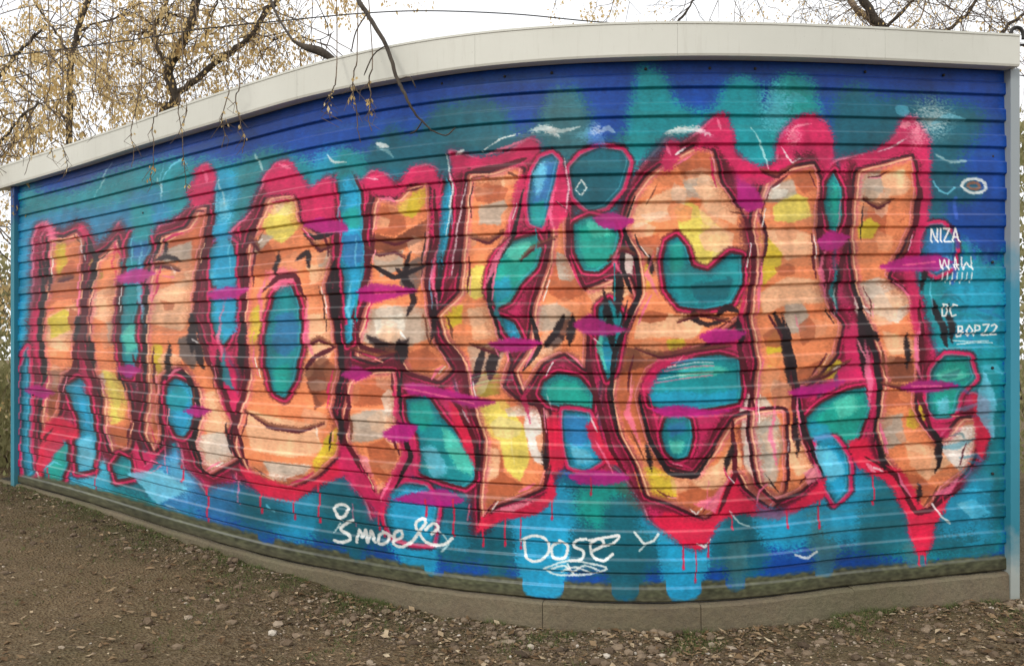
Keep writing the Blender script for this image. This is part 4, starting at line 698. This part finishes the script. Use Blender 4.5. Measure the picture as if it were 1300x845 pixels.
Fc = [(j*w_+i, j*w_+i+1, (j+1)*w_+i+1, (j+1)*w_+i) for j in range(len(gy)-1) for i in range(w_-1)]
def soil():
    m, nt, bs = new_mat('soil'); v = objco(nt)
    c = ramp(nt, noise(nt, 1.3, 8, .65, v).outputs[0], [(.3, (.055,.036,.018)), (.5, (.12,.080,.041)), (.7, (.21,.148,.082))]).outputs[0]
    c = mixc(nt, ramp(nt, noise(nt, 30, 8, .75, v).outputs[0], [(.4, 0), (.62, .75)]).outputs[0], c, (.33,.26,.165))
    c = mixc(nt, ramp(nt, noise(nt, .8, 6, .7, v).outputs[0], [(.5, 0), (.68, .55)]).outputs[0], c, (.075,.078,.028))
    vo = N(nt, 'ShaderNodeTexVoronoi'); vo.inputs['Scale'].default_value = 60; nt.links.new(v, vo.inputs['Vector'])
    c = mixc(nt, .45, c, ramp(nt, vo.outputs['Color'], [(.1, .35), (.9, 1.25)]).outputs[0], 'MULTIPLY')
    c = mixc(nt, ramp(nt, noise(nt, .45, 5, .6, v).outputs[0], [(.42, 0), (.6, .75)]).outputs[0], c, (.22,.16,.09))
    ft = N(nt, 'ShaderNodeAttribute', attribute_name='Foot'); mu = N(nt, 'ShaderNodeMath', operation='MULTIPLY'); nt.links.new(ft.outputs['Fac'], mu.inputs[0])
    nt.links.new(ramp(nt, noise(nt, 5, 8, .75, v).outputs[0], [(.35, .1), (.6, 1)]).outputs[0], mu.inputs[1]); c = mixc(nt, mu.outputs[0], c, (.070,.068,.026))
    nt.links.new(c, bs.inputs['Base Color']); bs.inputs['Roughness'].default_value = .95; bs.inputs['Specular IOR Level'].default_value = .15
    ad = N(nt, 'ShaderNodeMath', operation='ADD'); nt.links.new(noise(nt, 22, 10, .75, v).outputs[0], ad.inputs[0]); nt.links.new(vo.outputs['Distance'], ad.inputs[1])
    bump(nt, ad.outputs[0], .9, .03, bs); return m
M_soil = soil()
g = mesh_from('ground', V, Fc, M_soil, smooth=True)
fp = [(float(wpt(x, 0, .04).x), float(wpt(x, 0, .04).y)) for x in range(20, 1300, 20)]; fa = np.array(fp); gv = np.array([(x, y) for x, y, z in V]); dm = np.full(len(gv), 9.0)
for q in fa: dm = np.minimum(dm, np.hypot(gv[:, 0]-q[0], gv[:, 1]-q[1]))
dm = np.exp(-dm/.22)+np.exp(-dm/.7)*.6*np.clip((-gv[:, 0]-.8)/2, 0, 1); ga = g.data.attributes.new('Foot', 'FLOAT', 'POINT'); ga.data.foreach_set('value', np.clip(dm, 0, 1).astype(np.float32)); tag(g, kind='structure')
# stones, leaf litter: mesh clouds with per-face tint
def tint_mat(name, stops, rough=.85):
    m, nt, bs = new_mat(name); a = N(nt, 'ShaderNodeAttribute', attribute_name='Tint'); v = objco(nt)
    c = ramp(nt, a.outputs['Fac'], stops).outputs[0]
    c = mixc(nt, .6, c, ramp(nt, noise(nt, 90, 5, .7, v).outputs[0], [(.3, .6), (.7, 1.1)]).outputs[0], 'MULTIPLY')
    nt.links.new(c, bs.inputs['Base Color']); bs.inputs['Roughness'].default_value = rough; bs.inputs['Specular IOR Level'].default_value = .2; return m
M_stone = tint_mat('stones', [(0, (.07,.05,.033)), (.35, (.16,.115,.075)), (.7, (.27,.205,.14)), (.9, (.42,.345,.26)), (1, (.6,.54,.45))])
M_leafl = tint_mat('litter', [(0, (.07,.04,.02)), (.35, (.16,.10,.05)), (.7, (.30,.21,.12)), (1, (.55,.45,.30))])
M_weed = tint_mat('weeds', [(0, (.04,.06,.018)), (.5, (.08,.11,.03)), (1, (.17,.18,.07))])
def cloud(name, V, Fc, T, mat, smooth=False):
    o = mesh_from(name, V, Fc, mat, smooth=smooth); a = o.data.attributes.new('Tint', 'FLOAT', 'FACE'); a.data.foreach_set('value', np.array(T, np.float32)); return o
ico = bmesh.new(); bmesh.ops.create_icosphere(ico, subdivisions=1, radius=1); IV = [v.co.copy() for v in ico.verts]; IF = [tuple(v.index for v in f.verts) for f in ico.faces]; ico.free()
def front(x_st):     # plan point of the plinth face
    return wpt(x_st, 0, .05)
def rand_ground(bias=1.0):
    s = random.uniform(-40, 1340); p = wpt(s, 0, .06); d = random.random()**bias
    f = p.y; reach = max(.5, f-3.9)
    return s, Vector((p.x*(1-d*reach/f*.55), f-d*reach, 0)), d
V, Fc, T = [], [], []
for i in range(13000):
    s, p, d = rand_ground(1.5)
    if vnoise(p.x, p.y, 1.3, 5)+.9*(1-d)-.45+random.uniform(-.6, .6) < 0: continue
    r = random.choice([.004,.005,.006,.007,.009,.012]) if random.random() < .95 else random.uniform(.014, .032)
    z = gz(p.x, p.y); b = len(V); e = Matrix.Rotation(random.uniform(0, 6.28), 3, 'Z') @ Matrix.Rotation(random.uniform(-.5, .5), 3, 'X')
    sx, sy, sz = r*random.uniform(.8, 1.5), r*random.uniform(.7, 1.1), r*random.uniform(.4, .8)
    for v in IV:
        q = e @ Vector((v.x*sx*random.uniform(.8, 1.15), v.y*sy*random.uniform(.8, 1.15), v.z*sz)); V.append((p.x+q.x, p.y+q.y, z+q.z+sz*.35))
    t = min(1, max(0, random.gauss(.45, .24)))
    for f in IF: Fc.append(tuple(b+k for k in f)); T.append(t)
o = cloud('gravel', V, Fc, T, M_stone); tag(o, kind='stuff', cat='gravel', label='small grey and brown stones scattered on the soil below the garage wall')
V, Fc, T = [], [], []
for i in range(15000):
    s, p, d = rand_ground(1.2)
    if vnoise(p.x, p.y, 1.7, 9)+random.uniform(-.7, .9) < 0: continue
    L_ = random.uniform(.008, .028) if random.random() < .82 else random.uniform(.03, .065); W_ = L_*random.uniform(.25, .6); a = random.uniform(0, 6.28); z = gz(p.x, p.y)+random.uniform(.002, .012)
    c, s_ = math.cos(a), math.sin(a); b = len(V); cu = random.uniform(-.5, .7)*W_
    for (u, w2, h) in ((-1, 0, 0), (0, -1, cu), (1, 0, random.uniform(0, .3)*L_), (0, 1, cu*random.uniform(-.5, 1))):
        V.append((p.x+u*L_/2*c-w2*W_/2*s_, p.y+u*L_/2*s_+w2*W_/2*c, z+abs(h)))
    Fc.append((b, b+1, b+2)); Fc.append((b, b+2, b+3)); t = min(1, max(0, random.gauss(.5, .25))); T += [t, t]
o = cloud('leaf_litter', V, Fc, T, M_leafl); tag(o, kind='stuff', cat='leaf litter', label='dead brown leaves littering the ground in front of the wall')
V, Fc = [], []
for i in range(260):
    s, p, d = rand_ground(1.1); a = random.uniform(0, 6.28); L_ = random.uniform(.03, .22); z = gz(p.x, p.y)+.006
    pts = [Vector((p.x+math.cos(a)*L_*t+random.uniform(-1, 1)*.008, p.y+math.sin(a)*L_*t+random.uniform(-1, 1)*.008, z+.006*t)) for t in (0, .33, .66, 1)]
    tube(V, Fc, pts, [.0022, .002, .0017, .001], 4)
o = mesh_from('fallen_twigs', V, Fc, M_twig); tag(o, kind='stuff', cat='twigs', label='thin broken twigs lying on the soil')
V, Fc, T = [], [], []
for i in range(6500):
    s, p, d = rand_ground(3.2 if i % 3 else 1.6)
    if vnoise(p.x, p.y, .9, 14)+(.75 if s < 480 else .25)*(1-d) < .5: continue
    z = gz(p.x, p.y)
    for k in range(random.randint(2, 5)):
        a = random.uniform(0, 6.28); h = random.uniform(.01, .04); lean = random.uniform(.3, 1.2)*h; w2 = .0016; b = len(V); q = Vector((p.x+random.uniform(-.01, .01), p.y+random.uniform(-.01, .01), z))
        V += [(q.x-w2, q.y, z), (q.x+w2, q.y, z), (q.x+math.cos(a)*lean, q.y+math.sin(a)*lean, z+h)]; Fc.append((b, b+1, b+2)); T.append(random.random())
o = cloud('weeds', V, Fc, T, M_weed); tag(o, kind='stuff', cat='weeds', label='sparse low weeds and grass tufts along the foot of the wall')
# ------------------------------------------------------------------ trees beyond the garage
def leafset(V, Fc, p, n, spread, size):
    for i in range(n):
        q = p+Vector((random.gauss(0, spread), random.gauss(0, spread), random.gauss(0, spread)-spread*.4)); a = Vector((random.uniform(-.4, .4), random.uniform(-.4, .4), -1)).normalized()*size*random.choice([.4,.6,.8,1,1.2,1.7]); b = a.orthogonal().normalized()*size*random.uniform(.2, .45)
        b.rotate(Matrix.Rotation(random.uniform(0, 6.28), 3, a)); k = len(V); V += [q, q+a*.5+b, q+a, q+a*.5-b]; Fc.append((k, k+1, k+2, k+3))
def twig(V, Fc, LV, LF, p, d, L_, r, depth_=0, droop=.35, leaves=4, lsz=.05):
    n = 6; pts = [p]; dd = d.copy()
    for i in range(n):
        dd = (dd+Vector((random.gauss(0, .22), random.gauss(0, .22), random.gauss(0, .22)-droop*.25))).normalized(); pts.append(pts[-1]+dd*L_/n)
    tube(V, Fc, pts, [r*(1-i/n*.75) for i in range(n+1)], 4)
    if depth_ < 2:
        for i in range(2, n+1):
            if random.random() < .7:
                e = (dd+Vector((random.gauss(0, .8), random.gauss(0, .8), random.gauss(0, .8)))).normalized(); twig(V, Fc, LV, LF, pts[i], e, L_*random.uniform(.35, .6), r*.55, depth_+1, droop, leaves, lsz)
    if leaves and depth_ > 0:
        for i in (3, 5, 6):
            if random.random() < .58: leafset(LV, LF, pts[i], random.randint(1, leaves), lsz*.8, lsz)
def make_tree(label, group, base, stems, ntw, tlen, leaves, lsz, bmat=None, extra=None, trad=.008, droop=.5):
    """stems: list of (points, r0, r1); twigs sprout from the upper parts"""
    t = empty('tree', base); tag(t, label, 'tree', group); V, Fc, LV, LF = [], [], [], []; TV, TF = [], []
    for si, (pts, r0, r1) in enumerate(stems):
        c = crv(pts, 5, .012); n = len(c); 
        tube(V, Fc, c, [r0+(r1-r0)*i/(n-1)*1.0+random.uniform(-.06, .06)*r0 for i in range(n)], 8)
        for k in range(int(ntw*len(pts)/4)):
            i = random.randint(n//5, n-1); d = Vector((random.gauss(0, 1), random.gauss(0, .6), random.gauss(-.1, .7))).normalized()
            twig(TV, TF, LV, LF, c[i], d, tlen*random.uniform(.5, 1.3), trad, 0, droop, leaves, lsz)
    if ntw <= 6:
        k0 = len(V); V += TV; Fc += [tuple(i+k0 for i in f) for f in TF]
    mesh_from('trunk', V, Fc, bmat or M_bark, t, True); ntw > 6 and mesh_from('twigs', TV, TF, M_twig, t)
    if LF: mesh_from('crown', LV, LF, M_seed, t)
    return t
D1 = 11.0
def a3(x, y, D=D1): return at(x, y, D)
base1 = at(205, 600, D1); base1.z = 0
tree1 = make_tree('crooked dark tree with ochre seed clusters behind the left half of the garage', 'trees behind the garage', base1, [
 ([base1, a3(212,300), a3(208,150), a3(220,137), a3(222,120), a3(215,100), a3(216,82), a3(230,58), a3(243,26), a3(249,0), a3(262,-60), a3(280,-160)], .075, .045),
 ([a3(222,120), a3(247,103), a3(275,79), a3(305,57), a3(322,41), a3(338,13), a3(366,-10), a3(400,-60)], .042, .028),
 ([a3(216,82), a3(205,70), a3(196,52), a3(196,30), a3(210,10), a3(214,-30)], .03, .02),
 ([a3(243,26), a3(222,18), a3(206,24), a3(190,40), a3(172,44)], .02, .008),
 ([a3(275,79), a3(262,60), a3(262,30), a3(275,5), a3(278,-40)], .016, .01),
 ([a3(262,-60), a3(340,-50), a3(420,-40), a3(500,-50), a3(600,-44), a3(720,-52), a3(840,-60)], .03, .008),
 ([a3(322,41), a3(350,50), a3(372,40), a3(400,52), a3(424,40)], .012, .004),
], 11, 1.25, 5, .046)
base2 = at(92, 600, 12.5); base2.z = 0
tree2 = make_tree('slender leaning tree rising behind the left end of the garage', 'trees behind the garage', base2, [
 ([base2, at(90,300,12.5), at(88,160,12.5), at(90,84,12.5), at(98,43,12.5), at(112,0,12.5), at(134,-70,12.5)], .055, .035),
 ([at(90,84,12.5), at(78,52,12.5), at(62,30,12.5), at(46,6,12.5), at(30,-30,12.5)], .022, .012),
 ([at(88,160,12.5), at(60,120,12.5), at(30,92,12.5), at(0,80,12.5)], .02, .01),
 ([at(98,43,12.5), at(120,30,12.5), at(150,22,12.5), at(170,0,12.5)], .018, .01),
], 15, 1.4, 6, .05)
base3 = at(-60, 600, 9.5); base3.z = 0
tree3 = make_tree('bare spreading tree with pale dry leaves at the far left edge', 'trees behind the garage', base3, [
 ([base3, at(-70,300,9.5), at(-60,120,9.5), at(-40,40,9.5), at(0,-30,9.5)], .09, .05),
 ([at(-62,180,9.5), at(-30,140,9.5), at(4,90,9.5), at(30,60,9.5), at(60,30,9.5)], .03, .012),
 ([at(-64,260,9.5), at(-34,230,9.5), at(0,180,9.5), at(26,150,9.5), at(50,130,9.5)], .025, .01),
 ([at(-66,330,9.5), at(-40,310,9.5), at(-14,290,9.5), at(8,280,9.5)], .02, .01),
], 14, 1.2, 6, .048)
base4 = at(1180, 560, 10); base4.z = 0
tree4 = make_tree('dark forked tree rising behind the right part of the roof', 'trees behind the garage', base4, [
 ([base4, at(1160,300,10), at(1135,90,10), at(1122,40,10), at(1108,20,10), at(1094,-6,10), at(1080,-60,10)], .06, .045),
 ([at(1135,90,10), at(1180,50,10), at(1215,30,10), at(1240,0,10), at(1260,-30,10)], .025, .014),
 ([at(1080,-60,10), at(1020,-40,10), at(960,-36,10), at(900,-50,10)], .02, .008),
 ([at(1122,40,10), at(1150,10,10), at(1180,-20,10), at(1240,-40,10), at(1320,-40,10)], .02, .01),
 ([at(1160,200,10), at(1230,90,10), at(1262,50,10), at(1296,20,10), at(1330,0,10)], .03, .015),
], 19, 1.1, 1, .03, trad=.006, droop=.45)
base5 = at(1150, 560, 10.6); base5.z = 0
tree5 = make_tree('slim pale barked tree crossing the dark one above the roof', 'trees behind the garage', base5, [
 ([base5, at(1140,300,10.6), at(1126,80,10.6), at(1110,32,10.6), at(1088,12,10.6), at(1076,-8,10.6), at(1060,-60,10.6)], .045, .035),
 ([at(1126,80,10.6), at(1150,40,10.6), at(1170,20,10.6), at(1176,-20,10.6)], .014, .008)], 8, 1.1, 0, .05, bmat=M_palebark, trad=.007, droop=.1)
base6 = at(850, 560, 13); base6.z = 0
tree6 = make_tree('thin young tree showing only its topmost twigs above the roof middle', 'trees behind the garage', base6, [
 ([base6, at(840,300,13), at(842,80,13), at(858,34,13), at(870,16,13), at(884,-4,13)], .035, .012)], 6, .9, 0, .05, trad=.006, droop=.0)
# overhanging limb of the first tree, reaching over the roof and down before the wall
V, Fc, LV, LF, TV, TF = [], [], [], [], [], []
lp = [a3(262,-60), at(330,-150,9.5), at(400,-110,7.2), at(440,-40,5.8), at(455,0,5.2), at(466,17,5.1), at(490,58,5.0), at(505,102,4.9), at(516,123,4.85), at(524,140,4.85), at(538,156,4.85), at(549,166,4.85)]
c = crv(lp, 6, .003); n = len(c); tube(V, Fc, c, [.016*(1-(i/(n-1))**1.3)+.0035 for i in range(n)], 7)
for (x0_, y0_, x1_, y1_, xx, yy) in [(549,166,566,172,578,162),(536,154,528,166,520,170),(466,17,452,40,446,66),(490,58,474,70,462,96),(505,102,520,98,528,112)]:
    tube(V, Fc, crv([at(x0_,y0_,4.9), at(x1_,y1_,4.9), at(xx,yy,4.9)], 4), [.004]*8+[.002], 5)
mesh_from('overhanging_limb', V, Fc, M_bark, tree1, True)
# broken stub
V, Fc = [], []
tube(V, Fc, crv([at(372,52,8), at(388,60,8), at(408,66,8), at(432,82,8)], 4), [.012, .014, .02, .024, .03, .034, .038, .04, .04, .036, .03, .024, .012], 8)
tube(V, Fc, crv([at(372,52,8), at(352,20,8.3), at(336,-20,8.8), at(300,-90,9.6), a3(262,-60,10.6)], 4), [.012]*17, 5)
mesh_from('broken_branch', V, Fc, M_bark, tree1, True)
# hanging threads of twig in front of the sheet, from branches that overhang the roof
V, Fc, LV, LF = [], [], [], []
hs = [(228,118,5.9,150),(246,60,5.8,120),(286,96,5.8,110),(300,120,5.8,90),(176,120,6.2,110),(196,150,6.2,90),(140,40,6.4,130),(118,110,6.5,80),(60,120,6.7,100),(76,150,6.8,90),(36,130,7,110),(450,90,5.0,110),(468,100,5.0,80),(424,110,5.2,50)]
for hx, hy, D_, L_ in hs:
    top = at(hx+random.uniform(-10, 10), -70, D_+.8); p = [top, at(hx+4, hy-30, D_)]
    x, y = hx, hy
    for k in range(6):
        p.append(at(x, y, D_)); x += random.uniform(-6, 5); y += L_/6
    c = crv(p, 4, .004); n = len(c); tube(V, Fc, c, [.0045*(1-.5*i/(n-1)) for i in range(n)], 4)
    for k in range(5):
        i = random.randint(n//3, n-1); leafset(LV, LF, c[i], 2, .012, .028)
        tube(V, Fc, [c[i], c[i]+Vector((random.uniform(-.06, .06), 0, -.05)), c[i]+Vector((random.uniform(-.09, .09), 0, -.11))], [.003, .002, .0012], 4)
mesh_from('hanging_twigs', V, Fc, M_twig, tree1); mesh_from('leaves', LV, LF, M_seed, tree1)  # the leaves mesh holds the dry seed clusters hanging on these twigs
# shrubs seen past the left corner
def shrub(label, x, yt, D, w, n, mats, h):
    b = at(x, 500, D); b.z = gz(b.x, b.y); t = empty('shrub', b); tag(t, label, 'shrub', 'shrubs beyond the ends of the garage'); V, Fc, LV, LF = [], [], [], []
    for k in range(9):
        q = b+Vector((random.uniform(-w, w)*.5, random.uniform(-.3, .3), 0)); tip = q+Vector((random.uniform(-.5, .5)*w, random.uniform(-.4, .4), h*random.uniform(.6, 1)))
        tube(V, Fc, crv([q, q.lerp(tip, .5)+Vector((random.uniform(-.1, .1), 0, 0)), tip], 4, .02), [.014]*3+[.01]*3+[.006]*3, 5)
    for k in range(n):
        p = b+Vector((random.gauss(0, w*.4), random.gauss(0, .4), random.uniform(.02, 1)**.8*h)); leafset(LV, LF, p, 3, .07, .075)
    mesh_from('stem', V, Fc, M_twig, t); mesh_from('foliage', LV, LF, mats, t); return t
shrub('tall drab shrub with dry leaves just past the left corner of the garage', -20, 0, 12.5, 1.6, 2600, M_hedge, 2.9)
shrub('tall bushy drab shrub beyond the right end of the garage', 1345, 0, 9.5, 1.2, 3000, M_hedge, 4.2)
shrub('low olive shrub in front of the tall one at the left edge', -30, 0, 10.4, 1.2, 1200, M_hedge, 1.3)
# ------------------------------------------------------------------ overhead cable
V, Fc = [], []
tube(V, Fc, crv([at(-400,120,9), at(100,60,9), at(250,38,9), at(354,27,9), at(462,17,9), at(546,14,9), at(651,18,9), at(735,26,9), at(820,34,9), at(1000,56,9), at(1400,110,9)], 6), [.0065]*200, 5)
cb = mesh_from('overhead_cable', V, Fc, M_dark); tag(cb, 'thin black cable sagging across the sky above the roof', 'cable')
# conduit hook on the right corner of the roof
p0 = wpt(1284, 62, .02); hook = empty('pipe_hook', p0); tag(hook, 'black hooked pipe standing on the right corner of the roof', 'pipe'); V, Fc = [], []
Dh = p0.y
def ah(x, y): return at(x, y, Dh)
tube(V, Fc, crv([ah(1283,64), ah(1283,46), ah(1285,38), ah(1290,35), ah(1296,37), ah(1299,44), ah(1299,50)], 5), [.011]*40, 8)
mesh_from('bent_pipe', V, Fc, M_dark, hook, True); V, Fc = [], []
tube(V, Fc, [ah(1272,57), ah(1320,57.5)], [.008, .008], 8); tube(V, Fc, [ah(1271,60), ah(1271,72)], [.016, .016], 8); mesh_from('bracket', V, Fc, M_dark, hook)
# ------------------------------------------------------------------ light
w = bpy.data.worlds.new("World"); SC.world = w; w.use_nodes = True; nt = w.node_tree; bg = nt.nodes['Background']
sky = N(nt, 'ShaderNodeTexSky', sky_type='NISHITA'); sky.sun_disc = False; sky.sun_elevation = math.radians(38); sky.sun_rotation = math.radians(215); sky.air_density = 1; sky.dust_density = 4
bg.inputs['Strength'].default_value = .12
tc = N(nt, 'ShaderNodeTexCoord'); cl = noise(nt, 2.2, 5, .5, tc.outputs['Generated'])
deck = ramp(nt, cl.outputs[0], [(.3, (10.0,10.2,10.6)), (.7, (12.6,12.5,12.3))])
c = mixc(nt, .88, sky.outputs[0], deck.outputs[0]); nt.links.new(c, bg.inputs['Color'])
sl = bpy.data.lights.new('sun', 'SUN'); sl.energy = 1.1; sl.angle = math.radians(14); sl.color = (1, .95, .88); so = bpy.data.objects.new('sun', sl); COL.objects.link(so)
az = math.radians(215); el = math.radians(38); d = Vector((math.sin(az)*math.cos(el), math.cos(az)*math.cos(el), math.sin(el)))
so.rotation_euler = d.to_track_quat('Z', 'Y').to_euler()
SC.view_settings.view_transform = 'Standard'; SC.view_settings.look = 'None'; SC.view_settings.exposure = 0; SC.view_settings.gamma = 1
SC.render.engine = 'CYCLES'
